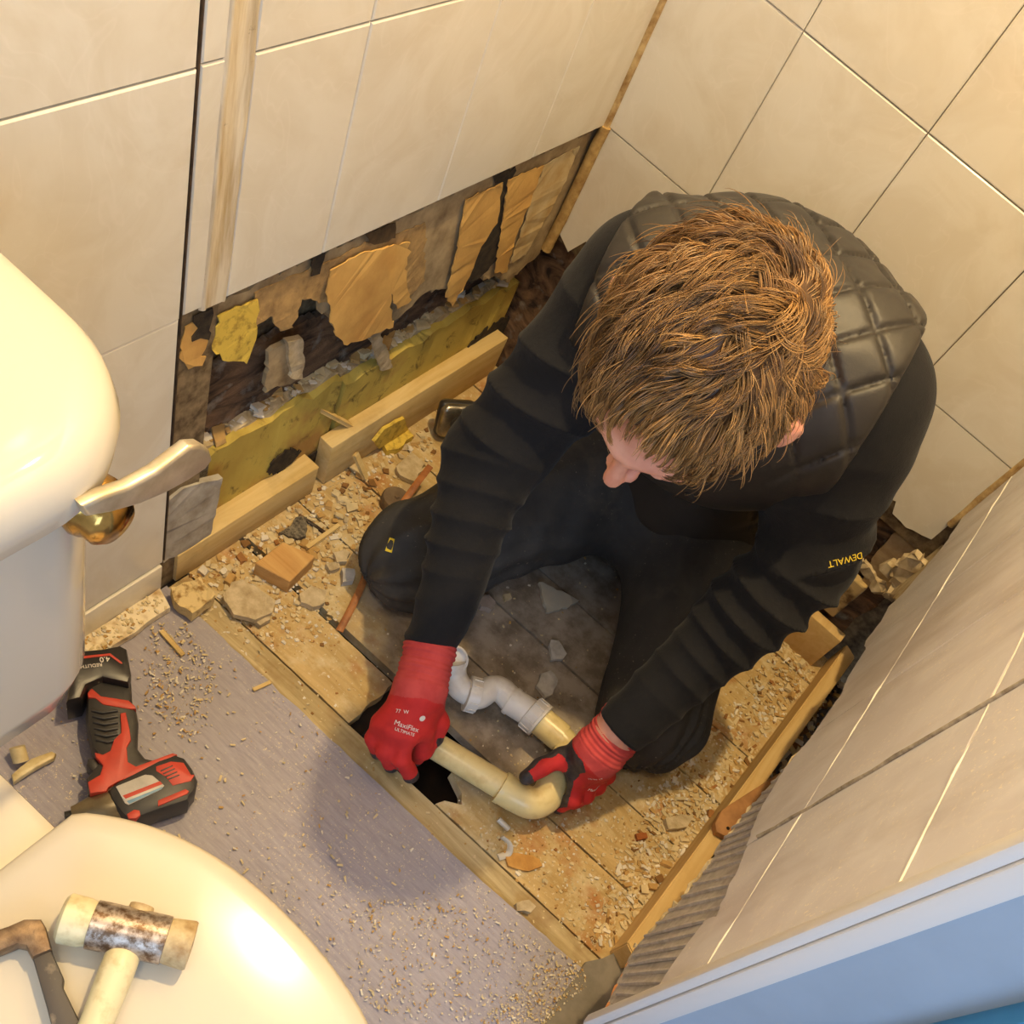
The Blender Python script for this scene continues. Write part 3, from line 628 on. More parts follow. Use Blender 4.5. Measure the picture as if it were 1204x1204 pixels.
text('REDLITHIUM', atz(*dc(470, 200), .0730), tx, ty, .0065, WHT, bt_)
text('CORDLESS', atz(*dc(745, 855), .0675), tx * 0 + (atz(*dc(800, 815), .067) - atz(*dc(650, 880), .067)), (0, 0, 0) + np.cross((0, 0, 1.), (atz(*dc(800, 815), .067) - atz(*dc(650, 880), .067))), .007, BLK, hs) if False else None
# cream plastic bracket beside the pedestal
cp = empty('pipe_bracket', tuple(atz(30, 900, .0125)), 'cream plastic bracket with a stub, lying beside the toilet bowl', 'bracket')
cpm = plain('cream_plastic', '#dccb9c', .4, c2='#b49a62', scale=40)
link('bracket_foot', bev_slab([dc(60, 790), (dc(110, 745)), dc(170, 700), dc(280, 660), dc(305, 672), dc(295, 700), dc(200, 750), dc(120, 800), dc(70, 835)], .024, .0115, .003), cpm, cp)
link('stub', tube([atz(*dc(115, 720), .02), atz(*dc(92, 640), .03)], .009, 16), cpm, cp)

# ================================================================== PERSON
def nrm(v): v = np.array(v, float); return v / np.linalg.norm(v)
HS = .925
Hc = dp(815, 438, .80)
HU = nrm((.16, -.80, .575)); HF = nrm(np.array((.168, -.519, -.839)) - 0); HF = nrm(HF - HU * (HF @ HU)); HL = np.cross(HU, HF)
roll_ = math.radians(7); HU, HL = nrm(HU * math.cos(roll_) - HL * math.sin(roll_)), nrm(HL * math.cos(roll_) + HU * math.sin(roll_))
yaw_, tip_ = math.radians(9), math.radians(8)
HF, HL = HF * math.cos(yaw_) - HL * math.sin(yaw_), HL * math.cos(yaw_) + HF * math.sin(yaw_)
HF, HU = HF * math.cos(tip_) + HU * math.sin(tip_), HU * math.cos(tip_) - HF * math.sin(tip_)
HM = np.array([HL, HF, HU])
def hp(a, b, c): return Hc + HS * (a * HL + b * HF + c * HU)
NB = np.array((.41, -.41, .625))
SR, SL = np.array((.262, -.375, .572)), np.array((.545, -.325, .620))
ER, WR = np.array((.246, -.485, .335)), np.array((.345, -.655, .150))
EL, WL = dp(950, 658, 1.19), dp(730, 856, 1.265)
HIP = np.array((.42, -.135, .17)); KR, KL = np.array((.212, -.497, .078)), np.array((.635, -.425, .078))
HR_, HL_ = HIP + (-.08, -.02, .0), HIP + (.085, -.01, .0); AR, AL = np.array((.30, -.10, .05)), np.array((.54, -.10, .05))
SH = nrm(SL - SR); SPN = [HIP, np.array((.42, -.13, .36)), np.array((.405, -.22, .52)), NB]
def f_head(P):
    q = (P - Hc) @ HM.T / HS; X = np.abs(q[:, 0]); Q = np.stack([X, q[:, 1], q[:, 2]], 1)
    d = ell(q, (0, -.014, .022), (.076, .097, .084))
    d = smin(d, ell(q, (0, .034, -.036), (.062, .060, .084)), .03)
    d = smin(d, ell(q, (0, .058, -.094), (.040, .034, .026)), .03)                                   # chin
    d = smin(d, ell(Q, (.034, .060, -.040), (.026, .026, .022)), .02)                                # cheekbones
    d = smin(d, cap(Q, (.006, .094, .006), (.040, .080, .006), .010, .008), .014)                    # brow
    d = smax(d, -ell(Q, (.031, .098, -.014), (.016, .012, .010)), .012)                              # sockets
    d = smin(d, ell(Q, (.031, .083, -.014), (.013, .011, .011)), .004)                               # eyes
    d = smin(d, cap(q, (0, .094, -.006), (0, .117, -.044), .0075, .0105), .010)                      # nose
    d = smin(d, ell(Q, (.011, .103, -.050), (.008, .010, .007)), .006)
    d = smin(d, cap(Q, (0, .096, -.073), (.018, .088, -.073), .005, .004), .006)                     # lips
    d = smin(d, cap(Q, (0, .094, -.082), (.015, .087, -.081), .006, .004), .006)
    e = ell(Q, (.094, -.014, -.006), (.020, .018, .031)); e = smax(e, -ell(Q, (.114, -.006, -.002), (.008, .011, .020)), .004)
    d = smin(d, e, .008)
    d = d * HS
    return smin(d, chain(P, [hp(0, -.030, -.05), hp(0, -.05, -.10), NB], [.052, .050, .062]), .03)
def f_body(P):
    d = f_head(P)
    t = smin(ell(P, HIP, (.155, .105, .11)), ell(P, SPN[1], (.13, .095, .13)), .08)
    t = smin(t, ell(P, SPN[2], (.165, .105, .13)), .08); t = smin(t, cap(P, SR + SH * .03, SL - SH * .03, .05, .05), .06)
    d = smin(d, t, .04)
    for pts, rd in (([SR, ER, WR, WR + (.008, -.012, -.03)], [.052, .042, .028, .026]), ([SL, EL, WL, WL + nrm(WL - EL) * .03], [.052, .042, .029, .027]),
                    ([HR_, KR, AR], [.085, .055, .036]), ([HL_, KL, AL], [.085, .055, .036])): d = smin(d, chain(P, pts, rd, .02), .03)
    return d
person = empty('person', (.42, -.2, .0), 'kneeling man in black quilted vest, black fleece and red work gloves joining pipes', 'person')
def _skin():
    t = NT('skin'); b = t.mix(t.ramp(t.noise(30, 4), .35, .7), '#e3a78e', '#d18b73'); t.color(b).rough(.5)
    t.b.inputs['Subsurface Weight'].default_value = .15; t.b.inputs['Subsurface Radius'].default_value = (.01, .004, .002); t.bump(t.noise(500, 3), .15, .0005); return t.m
link('body', sdf_mesh(f_body, (.06, -.80, .005), (.78, -.005, .86), .0035), _skin(), person)
eyem = NT('eye_white').color('#e9e2da').rough(.2).m
# --- hair: scalp cap and strands
def f_cran(P):
    q = (P - Hc) @ HM.T / HS
    return smin(ell(q, (0, -.014, .022), (.079, .100, .088)), ell(q, (0, -.03, -.02), (.074, .082, .06)), .03)
def f_hair(P):
    q = (P - Hc) @ HM.T / HS; d = (f_cran(P)) * HS - .009 + .0025 * snoise(P, 60, 3)
    line = np.maximum(q[:, 1] - .078 + .45 * np.maximum(-q[:, 2] + .02, 0), -(q[:, 2] + .055 + .6 * np.minimum(-q[:, 1], .0)) )
    side = np.maximum(-(q[:, 2] + .018 + .0 * q[:, 1]), q[:, 1] - .2); cut = smax(q[:, 1] - .066 - .1 * q[:, 2], np.where(q[:, 1] > -.03, -(q[:, 2] + .012 + .35 * (q[:, 1])), -(q[:, 2] + .070)), .01)
    return smax(d, cut * HS, .006)
def _hairm():
    t = NT('light_brown_hair'); at_ = t.n('ShaderNodeAttribute', attribute_name='tint').outputs['Fac']
    b = t.mix(at_, '#513721', '#bf9052'); b = t.mix(t.ramp(t.noise(35, 3), .45, .7, 0, .4), b, '#2c1d13'); t.color(b).rough(.38); t.b.inputs['Specular IOR Level'].default_value = .6; return t.m
hm = _hairm()
hair = link('hair', sdf_mesh(f_hair, Hc - .15, Hc + .15, .003), hm, person)
def qn(P, e=.002):
    g = np.stack([(f_cran(P + np.eye(3)[i] * e) - f_cran(P - np.eye(3)[i] * e)) for i in range(3)], 1); return g / (np.linalg.norm(g, axis=1, keepdims=True) + 1e-9)
def surf(P, off):
    for _ in range(3): P = P - qn(P) * ((f_cran(P) * HS) - off)[:, None]
    return P
def strands():
    whorl = hp(.030, -.062, .075); G = 900
    def roots(n):
        out = []
        while len(out) < n:
            v = rng.normal(0, 1, (n, 3)); v /= np.linalg.norm(v, axis=1, keepdims=True)
            q = v * (.09, .11, .1) + (0, -.01, .02); ok = (q[:, 1] < .066) & np.where(q[:, 1] > -.035, q[:, 2] > .030, q[:, 2] > -.055)
            out += list(q[ok])
        return Hc + HS * (np.array(out[:n]) @ HM)
    def grow(P0, ln, lift, sd, whorl, nst=9, turn=0.0):
        P = surf(P0, .006); path = [P]; 
        for s in range(nst):
            nr = qn(P); d = P - whorl; d = d - nr * (d * nr).sum(1, keepdims=True); r_ = np.linalg.norm(d, axis=1, keepdims=True); d /= r_ + 1e-6
            sw = .7 * np.exp(-(r_ / .04) ** 2) + .30 + turn; cr = np.cross(nr, d); d = d * np.cos(sw) + cr * np.sin(sw)
            bias = HF * .28 - HL * .22; bias = bias - nr * (nr @ bias)[:, None]; d = d + bias * 1.0
            wv = np.stack([snoise(P, 38, sd + 1), snoise(P, 38, sd + 2), snoise(P, 38, sd + 3)], 1) * .58; d = d + wv; d = d - nr * (d * nr).sum(1, keepdims=True); d /= np.linalg.norm(d, axis=1, keepdims=True) + 1e-6
            off = .006 + lift * np.sin(math.pi * min(1, (s + 1) / nst * .75))
            P = surf(P + d * (ln / nst)[:, None], off); path.append(P)
        return np.stack(path, 1)
    g0 = roots(G); gq = (g0 - Hc) @ HM.T / HS; gl = rng.uniform(.034, .058, G) * np.where((gq[:, 0] > -.01) & (gq[:, 1] > -.02), .72, 1) * np.where(gq[:, 1] > .03, 1.05, 1); glift = rng.uniform(.002, .016, G); gw = whorl + rng.normal(0, .013, (G, 3)); gp = grow(g0, gl, glift, 11, gw)
    N = 14000; r0 = roots(N); near = np.argmin(((r0[:, None] - g0[None]) ** 2).sum(2), 1)
    cp_ = grow(r0, gl[near] * rng.uniform(.7, 1.15, N), glift[near] + rng.normal(0, .0015, N), 11, gw[near])
    T = np.linspace(0, 1, cp_.shape[1])[None, :, None]; cl = .72
    path = cp_ * (1 - cl * T) + (gp[near] + (r0 - g0[near])[:, None] * .25) * cl * T
    path += rng.normal(0, .0008, (N, 1, 3)) * T
    # stray hairs that stand off
    st = rng.random(N) < .05; nr0 = qn(r0); path[st] += (nr0[st][:, None] * .012 + rng.normal(0, .006, (st.sum(), 1, 3))) * T ** 1.5
    K = path.shape[1]; tan = np.gradient(path, axis=1); tan /= np.linalg.norm(tan, axis=2, keepdims=True) + 1e-9
    up = np.repeat(nr0[:, None], K, 1); a = np.cross(tan, up); a /= np.linalg.norm(a, axis=2, keepdims=True) + 1e-9; b = np.cross(a, tan)
    rad = (.00055 * np.sqrt(np.clip(1.03 - T, 0, 1))); V = np.stack([path + rad * (math.cos(x) * a + math.sin(x) * b) for x in (0, 2.094, 4.189)], 2)   # N,K,3,3
    idx = np.arange(N * K * 3).reshape(N, K, 3); F = []
    for j in range(3): F.append(np.stack([idx[:, :-1, j], idx[:, :-1, (j + 1) % 3], idx[:, 1:, (j + 1) % 3], idx[:, 1:, j]], -1).reshape(-1, 4))
    F = np.concatenate(F); me = bpy.data.meshes.new('strands'); me.vertices.add(N * K * 3); me.vertices.foreach_set('co', V.reshape(-1)); me.loops.add(len(F) * 4)
    me.loops.foreach_set('vertex_index', F.ravel().astype(np.int32)); me.polygons.add(len(F)); me.polygons.foreach_set('loop_start', np.arange(0, len(F) * 4, 4, dtype=np.int32)); me.update(calc_edges=True)
    me.polygons.foreach_set('use_smooth', [True] * len(F))
    tint = np.clip(rng.normal(.5, .2, N) + rng.normal(0, .16, G)[near] + .25 * snoise(r0, 30, 5), 0, 1); at_ = me.attributes.new('tint', 'FLOAT', 'POINT'); at_.data.foreach_set('value', np.repeat(tint, K * 3).astype(np.float32))
    return me
tag(link('hair_strands', strands(), hm, hair), kind='stuff')
# --- clothing
def _cloth(name, c, c2, r=.9, sc_=18, bump=.5, fine=900, sheen=0, dust=0):
    t = NT(name); b = t.mix(t.ramp(t.noise(sc_, 4), .35, .7), c, c2)
    if dust: b = t.mix(t.math('MULTIPLY', t.ramp(t.noise(190, 3, .7), .64, .70), t.ramp(t.noise(8, 3), .42, .6, 0, dust)), b, '#8d8273'); b = t.mix(t.ramp(t.noise(9, 5, .65), .55, .75, 0, dust * .5), b, '#6b6052')
    t.color(b).rough(r); t.bump(t.math('ADD', t.math('MULTIPLY', t.noise(fine, 2, .7), .35), t.noise(45, 4)), bump, .0016)
    if sheen: t.b.inputs['Sheen Weight'].default_value = sheen; t.b.inputs['Sheen Roughness'].default_value = .4
    return t.m
M['fleece'] = _cloth('black_fleece', '#101014', '#0c0c10', .95, 18, .8, 600, .05)
M['vest'] = _cloth('black_quilted_nylon', '#2f2b27', '#25221f', .48, 12, .3, 400)
M['trouser'] = _cloth('charcoal_work_trousers', '#3d3b39', '#2b2a2a', .8, 14, .6, 900, 0, .8)
UB = dp(868, 430, 1.14); UBM = np.array([SH, nrm(np.cross(np.cross(SH, R[1]), SH)), nrm(np.cross(SH, R[1]))])
def torso(P):
    t = smin(ell(P, HIP + (0, 0, .02), (.165, .110, .12)), ell(P, SPN[1], (.148, .105, .14)), .08)
    t = smin(t, ell(P, SPN[2], (.180, .125, .14)), .09)
    t = smin(t, ell(P, UB, (.175, .155, .125), UBM), .05)
    return smin(t, cap(P, SR + SH * .055, SL - SH * .055, .078, .080), .08)
def sleeve(P, S, E, W_, r0, r1, r2, sd):
    d = None; out = None
    for a, b, ra, rb in ((S, E, r0, r1), (E, W_, r1, r2)):
        ab = b - a; L = np.linalg.norm(ab); t = np.clip((P - a) @ ab / L ** 2, 0, 1); q = P - a - t[:, None] * ab; dd = np.linalg.norm(q, axis=1)
        ph = t * L * (90 if a is S else 150) + 3.4 * snoise(P, 10, sd) + (q @ np.array((12., 20., -16.)))
        amp = (.004 + .005 * t) if a is S else (.0075 - .003 * t)
        e = dd - (ra + (rb - ra) * t) - amp * (1 - 2 * np.abs(np.sin(ph * .5)) ** .7) * (.5 + .7 * snoise(P, 13, sd + 4)) - .006 * snoise(P, 20, sd + 8); out = e if out is None else smin(out, e, .02)
    return out
def f_fleece(P):
    d = torso(P) - .002; d = smin(d, sleeve(P, SR, ER, WR, .072, .064, .036, 1), .05); d = smin(d, sleeve(P, SL, EL, WL, .072, .064, .040, 7), .05)
    d = smin(d, chain(P, [NB + (0, .01, -.01), NB + (.0, -.03, .015)], [.075, .062]), .03)
    d = smax(d, -f_nk(P) + .0, .004)
    d = d + .0018 * snoise(P, 30, 21); wr_ = np.minimum(0, 0)
    for W_, E in ((WR, ER), (WL, EL)):
        n = nrm(W_ - E); loc_ = np.linalg.norm(P - W_, axis=1) < .09; pl = (P - W_) @ n - .004; d = np.where(loc_, smax(d, pl, .004), d); d = np.where(loc_ & (pl > .02), np.maximum(d, .02), d)
    return d
def f_nk(P): return chain(P, [hp(0, -.030, -.03), hp(0, -.045, -.09), NB + (0, -.03, .03)], [.060, .056, .057])
def tspine(P):
    best = np.full(len(P), 9.); out = np.zeros(len(P)); acc = 0
    for a, b in zip(SPN[:-1], SPN[1:]):
        ab = b - a; L = np.linalg.norm(ab); t = np.clip((P - a) @ ab / L ** 2, 0, 1); dd = np.linalg.norm(P - a - t[:, None] * ab, axis=1); m_ = dd < best; best = np.where(m_, dd, best); out = np.where(m_, acc + t * L, out); acc += L
    return out
def f_vest(P):
    u = (P - SPN[2]) @ SH; v = (P - UB) @ UBM[1]; p = .072
    quilt = np.sqrt(np.minimum(1, 2.8 * np.minimum(np.abs(np.sin(math.pi * (u + v) / p)), np.abs(np.sin(math.pi * (u - v) / p))))) + .25 * snoise(P, 55, 35)
    tb = smin(torso(P) - .012, np.minimum(np.linalg.norm(P - SR, axis=1), np.linalg.norm(P - SL, axis=1)) - .082, .05)
    d = tb - .0068 * (quilt * np.clip((.135 - v) / .04, 0, 1) + np.clip((v - .095) / .04, 0, 1) * .6) - .0016 * snoise(P, 24, 33)
    d = smin(d, chain(P, [NB + (0, .03, -.02), NB + (.0, -.005, .012)], [.085, .078]), .02)
    s = (P - (SR + SL) / 2) @ SH
    d = smax(d, np.abs(s + .002) - .168 - .10 * np.clip((.56 - P[:, 2]), 0, .12), .008)
    d = smax(d, -(torso(P) + .004), .003); d = smax(d, -f_nk(P) + .006, .006)
    return smax(d, .20 - P[:, 2], .01)
def f_trs(P):
    d = ell(P, HIP + (0, -.01, -.02), (.17, .115, .115))
    for a, b, c, s in ((HR_, KR, AR, 41), (HL_, KL, AL, 47)):
        e = chain(P, [a, b, c], [.112, .078, .058], .03)
        ab = b - a; q = P - a; t = np.clip(q @ ab / (ab @ ab), 0, 1.1); rad_ = np.cross(ab / np.linalg.norm(ab), q); ph = 26 * np.arctan2(rad_ @ nrm((.2, .5, 1)), rad_ @ nrm((1, -.4, .2))) / 3 + 3 * snoise(P, 10, s)
        e = e - .0035 * np.sin(ph) * t - .003 * snoise(P, 26, s + 2) - .002 * np.sin(90 * (P @ nrm((1, .5, .3))) + 3 * snoise(P, 14, s + 3)); d = smin(d, e, .05)
    return smax(d, .003 - P[:, 2], .006)
fle = link('fleece_jumper', sdf_mesh(f_fleece, (.06, -.80, .04), (.80, -.002, .80), .0035), M['fleece'], person)
vest = link('quilted_vest', sdf_mesh(f_vest, (.12, -.60, .17), (.72, -.0, .80), .0032), M['vest'], person)
trs = link('work_trousers', sdf_mesh(f_trs, (.06, -.64, .0), (.76, -.0, .36), .004), M['trouser'], person)
for A0, K0 in ((AR, KR), (AL, KL)):
    D = nrm(A0 - K0) * (1, 1, 0); a_ = np.array((A0[0], A0[1] + .0, .045))
    f_boot = lambda P, a_=a_: smax(smin(chain(P, [a_ + (0, .02, 0), a_ + (0, .055, -.0)], [.046, .042]), rbox(P, a_ + (0, .06, -.012), (.042, .03, .032), .015), .02), .002 - P[:, 2], .004)
    link('work_boot', sdf_mesh(f_boot, a_ - (.08, .06, .045), a_ + (.08, .11, .06), .005), _cloth('black_boot_leather', '#1a1816', '#2a2622', .5), person)
from mathutils.bvhtree import BVHTree
def bvh(o): 
    me = o.data; return BVHTree.FromPolygons([v.co[:] for v in me.vertices], [p_.vertices[:] for p_ in me.polygons])
def decal(body, uv0, uv1, size, mat, parent, tree, h=None, name='lettering', off=.0006, mesh=None):
    # lettering printed on cloth: laid flat, then dropped on to the surface along the mean surface normal
    hits = []
    for u, v in (uv0, uv1):
        r_ = tree.ray_cast(Vector(CAM), Vector(ray(u, v)).normalized()); 
        if r_[0] is None: return None
        hits.append(r_)
    a, b = hits[0][0], hits[1][0]; n = (hits[0][1] + hits[1][1]).normalized()
    if n.dot(Vector(CAM) - a) < 0: n = -n
    xd = (b - a).normalized(); xd = (xd - n * xd.dot(n)).normalized(); yd = n.cross(xd); o = (a + b) / 2
    if body is not None:
        me = text(body, o, xd, yd, size, mat, None).data; ob = [q for q in COL.objects if q.data == me][0]; bpy.data.objects.remove(ob)
    else: me = mesh; mt = Matrix((xd, yd, n)).transposed().to_4x4(); mt.translation = o; me.transform(mt)
    for v in me.vertices:
        hgt = (v.co - o).dot(n); r_ = tree.ray_cast(v.co + n * .05, -n)
        if r_[0] is not None and r_[3] < .1: v.co = r_[0] + n * (off + max(hgt, 0))
    return link(name, me, mat, parent)
YEL = NT('yellow_print').color('#d9bd2e').rough(.6).m
tf = bvh(fle); decal('DEWALT', (1014, 652), (972, 664), .011, YEL, fle, tf)
tt = bvh(trs); lb_ = link('trouser_label', box_mesh((-.02, -.008, -.0005), (.02, .008, .0008)), BLK, trs)
bpy.data.objects.remove(lb_)
decal(None, (462, 632), (457, 650), 0, YEL, trs, tt, name='yellow_label', mesh=box_mesh((-.010, -.005, 0), (.010, .005, .0008)))
# press stud on the vest
tv = bvh(vest); r_ = tv.ray_cast(Vector(CAM), Vector(ray(812, 583)).normalized())
if r_[0] is not None: link('press_stud', lathe([(0, .008), (.002, .008), (.003, .005), (.003, 0)], r_[0], r_[1] if r_[1].dot(Vector(CAM) - r_[0]) > 0 else -r_[1], 20), BLK, vest)

# --- gloves
def zp(u, v, z): return atz(u, v, z)
def glove(fingers, thumb, wrist, cuff_end, cuff_r, palm_pts, palmdir, label_i, lo, hi, web=()):
    def f(P):
        d = None
        for fg in palm_pts:
            e = chain(P, [wrist, fg[0]], [.024, .0165]); d = e if d is None else smin(d, e, .016)
        for a, b, ra, rb in web: d = smin(d, cap(P, a, b, ra, rb), .015)
        for fg in fingers: d = smin(d, chain(P, fg, [.0135, .0122, .0110, .0098][:len(fg)], .006), .006)
        d = smin(d, chain(P, thumb, [.018, .0142, .0118, .0105][:len(thumb)], .008), .012)
        n = nrm(cuff_end - wrist); t = (P - wrist) @ n; L = np.linalg.norm(cuff_end - wrist)
        c = cap(P, wrist, cuff_end, cuff_r * .93, cuff_r) - .0009 * np.sin(t * 900) * (t > .005) - .001 * np.sin(t * 260)
        c = smax(c, t - L, .003); d = smin(d, c, .018); d = np.where(t > L, np.maximum(d, t - L), d)
        return d + .0009 * snoise(P, 80, label_i)
    me = sdf_mesh(f, lo, hi, .0014)
    n = len(me.polygons); nr = np.zeros(n * 3); me.polygons.foreach_get('normal', nr); nr = nr.reshape(-1, 3); ce = np.zeros(n * 3); me.polygons.foreach_get('center', ce); ce = ce.reshape(-1, 3)
    cd = ((ce - wrist) @ nrm(cuff_end - wrist)); pd = nrm(palmdir); black = ((nr @ pd) > .12 + .1 * snoise(ce, 70, 9)) & (cd < -.012)
    for fg in list(fingers) + [thumb]:
        near = np.linalg.norm(ce - np.array(fg[-1]), axis=1) < .0125; black |= near
    black = black & (cd < -.01); idx = np.where(black, 1, np.where(cd > -.012 + .004 * snoise(ce, 60, 2), 2, 0)).astype(np.int32)
    me.materials.append(M['g_red']); me.materials.append(M['g_black']); me.materials.append(M['g_cuff']); me.polygons.foreach_set('material_index', idx); me.update()
    o = link('work_glove', me, None, person); return o
M['g_red'] = _cloth('red_glove_knit', '#cf2a26', '#b8201f', .75, 30, .35, 1400); M['g_cuff'] = _cloth('faded_red_cuff', '#cf4f4b', '#bb3d3c', .9, 40, .6, 1500)
M['g_black'] = plain('black_glove_palm', '#262225', .6, c2='#4a3f3c', scale=90, bump=.3)
# right hand (left in the picture), back of the hand up, fingers curled over the pipe end into the gap
wr0 = zp(494, 812, .130)
RF = [[zp(450, 850, .094), zp(440, 868, .070), zp(444, 884, .044)], [zp(462, 858, .100), zp(453, 882, .074), zp(460, 900, .042)],
      [zp(479, 863, .102), zp(472, 892, .074), zp(483, 911, .040)], [zp(497, 858, .098), zp(499, 882, .060), zp(488, 892, .030)]]
g1 = glove(RF, [zp(506, 830, .105), zp(516, 850, .085), zp(512, 868, .070)], wr0, WR + nrm(ER - WR) * .012, .0355, [(f_[0],) for f_ in RF], (-.25, .25, -1.0), 61, (.27, -.86, -.02), (.50, -.57, .24))
# left hand, web of thumb and first finger closed on the elbow
wl0 = zp(703, 884, .148)
LF = [[zp(680, 912, .104), zp(674, 940, .072), zp(657, 948, .030)], [zp(694, 910, .104), zp(688, 935, .070), zp(672, 944, .028)],
      [zp(705, 905, .102), zp(702, 924, .068), zp(688, 934, .026)], [zp(714, 897, .100), zp(714, 912, .068), zp(702, 922, .026)]]
g2 = glove(LF, [zp(690, 885, .128), zp(661, 891, .108), zp(636, 902, .095), zp(619, 914, .085)], wl0, WL + nrm(EL - WL) * .022, .037, [(f_[0],) for f_ in LF], (-.95, -.15, -.45), 67, (.46, -.74, -.02), (.74, -.44, .26),
           web=[(zp(680, 910, .104), zp(670, 893, .110), .013, .012)])
t1, t2 = bvh(g1), bvh(g2)
for s_, a, b, z in (('77  W', (460, 835), (487, 838), .007), ('MaxiFlex', (457, 846), (498, 860), .0095), ('ULTIMATE', (455, 853), (495, 866), .006)): decal(s_, a, b, z, WHT, g1, t1, off=.0005)
decal(None, (494, 844), (499, 845), 0, WHT, g1, t1, name='lettering', mesh=lathe([(0, .0042), (.0003, .0042), (.0003, 0)], (0, 0, 0), (0, 0, 1), 20), off=.0004)
for s_, a, b, z in (('12 W 17', (688, 915), (712, 914), .006), ('MaxiFlex', (688, 928), (708, 924), .007)): decal(s_, a, b, z, WHT, g2, t2, off=.0005)

# ================================================================== PIPES
pipe = empty('waste_pipe', tuple(zp(570, 880, .0)), 'cream plastic waste pipe with elbows joined to a white trap, held in both gloves', 'pipe')
CR = plain('cream_waste_pipe', '#e0cc92', .3, c2='#c6ac70', scale=30, lo=.5, hi=.75); WP = plain('white_trap_plastic', '#dcd5cc', .35, c2='#bfb3a4', scale=30, lo=.5, hi=.8)
def curve_pts(ctrl, n=10):
    c = [np.array(p, float) for p in ctrl]; c = [2 * c[0] - c[1]] + c + [2 * c[-1] - c[-2]]; out = []
    for i in range(1, len(c) - 2):
        for k in range(n):
            t = k / n; out.append(.5 * ((2 * c[i]) + (-c[i - 1] + c[i + 1]) * t + (2 * c[i - 1] - 5 * c[i] + 4 * c[i + 1] - c[i + 2]) * t * t + (-c[i - 1] + 3 * c[i] - 3 * c[i + 1] + c[i + 2]) * t ** 3))
    return out + [c[-2]]
link('long_pipe', tube([zp(487, 862, .036), zp(604, 933, .044)], .0195, 32), CR, pipe)
el_ = curve_pts([zp(590, 926, .044), zp(606, 936, .045), zp(626, 944, .046), zp(642, 937, .048), zp(650, 922, .050), zp(656, 906, .052)], 8)
link('elbow', tube(el_, .0232, 32), CR, pipe)
link('elbow_rim', tube([zp(588, 925, .044), zp(593, 928, .044)], .0242, 32), CR, pipe)
link('short_bend', tube(curve_pts([zp(655, 908, .052), zp(664, 890, .053), zp(666, 876, .053), zp(655, 864, .052), zp(640, 852, .050), zp(628, 842, .049)], 8), .0200, 32), CR, pipe)
link('bend_socket', tube([zp(660, 868, .0525), zp(634, 846, .050)], .0222, 32), CR, pipe)
def nut(a, b, r, name='compression_nut', ribs=12, mat=WP):
    a, b = np.array(a), np.array(b); o = link(name, lathe([(0, r * .86), (.001, r), (np.linalg.norm(b - a) * .8, r), (np.linalg.norm(b - a) * .82, r * 1.06), (np.linalg.norm(b - a), r * 1.06), (np.linalg.norm(b - a) + .001, r * .86)], a, b - a, 36), mat, pipe)
    d = nrm(b - a); x = nrm(np.cross(d, (0, 0, 1))); y = np.cross(d, x); ms = []
    for k in range(ribs):
        t = 2 * math.pi * k / ribs; n_ = x * math.cos(t) + y * math.sin(t); ms.append(obox((a + b) / 2 + n_ * r, d * np.linalg.norm(b - a) * .42, n_ * .0014, np.cross(d, n_) * .0012))
    link('rib', join(ms), mat, o); return o
nut(zp(622, 836, .049), zp(636, 848, .050), .0262)
link('trap_body', tube([zp(598, 822, .048), zp(626, 840, .049)], .0215, 32), WP, pipe)
link('trap_collar', tube([zp(600, 823, .048), zp(604, 826, .048)], .0228, 32), WP, pipe)
link('trap_bend', tube(curve_pts([zp(604, 827, .048), zp(590, 812, .047), zp(577, 810, .046), zp(564, 818, .046), zp(552, 819, .046)], 8), .0195, 32), WP, pipe)
nut(zp(563, 819, .046), zp(549, 815, .046), .0255)
link('inlet_bend', tube(curve_pts([zp(553, 816, .046), zp(541, 808, .046), zp(534, 795, .050), zp(533, 778, .066)], 8), .0190, 32), WP, pipe)
ir = lathe([(0, .0175), (0, .0215), (.006, .022), (.007, .0205), (.006, .0185), (-.006, .0175), (-.006, .0)], zp(533, 776, .068), zp(533, 776, .078) - zp(533, 776, .068), 32)
link('inlet_ring', ir, WP, pipe); link('rubber_seal', lathe([(.0, .0176), (.0005, .0)], zp(533, 776, .0645), (0, 0, 1), 24), BLK, pipe)
cl_ = thing('cable_clip', tube([zp(586, 963, .012), zp(598, 975, .008)], .0045, 10), NT('clear_plastic').color('#c9c2b4').rough(.15).m, 'small clear plastic sleeve lying under the cream pipe elbow', 'clip')

# ================================================================== DEBRIS
def hull_mesh(c, ax1, ax2, ax3, jit=.25, flat=True):     # irregular broken lump, 8-12 corners
    n = 11; pts = []
    for k in range(n):
        v = rng.normal(0, 1, 3); v /= np.linalg.norm(v); v = np.sign(v) * np.abs(v) ** .6; pts.append(np.array(c) + v[0] * np.array(ax1) + v[1] * np.array(ax2) + v[2] * np.array(ax3) + 0)
    bm = bmesh.new(); 
    for p in pts: bm.verts.new(p)
    r_ = bmesh.ops.convex_hull(bm, input=bm.verts); bmesh.ops.delete(bm, geom=[v for v in bm.verts if not v.link_faces], context='VERTS')
    return bm_mesh(bm)
def flat_piece(uv, z, th, mat, label, cat, name, group=None, amp=.0012):
    return thing(name, slab(jag(proj_poly(uv, 2, z), amp, .008), 2, z, th, th * .06), mat, label, cat, group)
PL, PG = M['plaster'], M['plaster_grey']
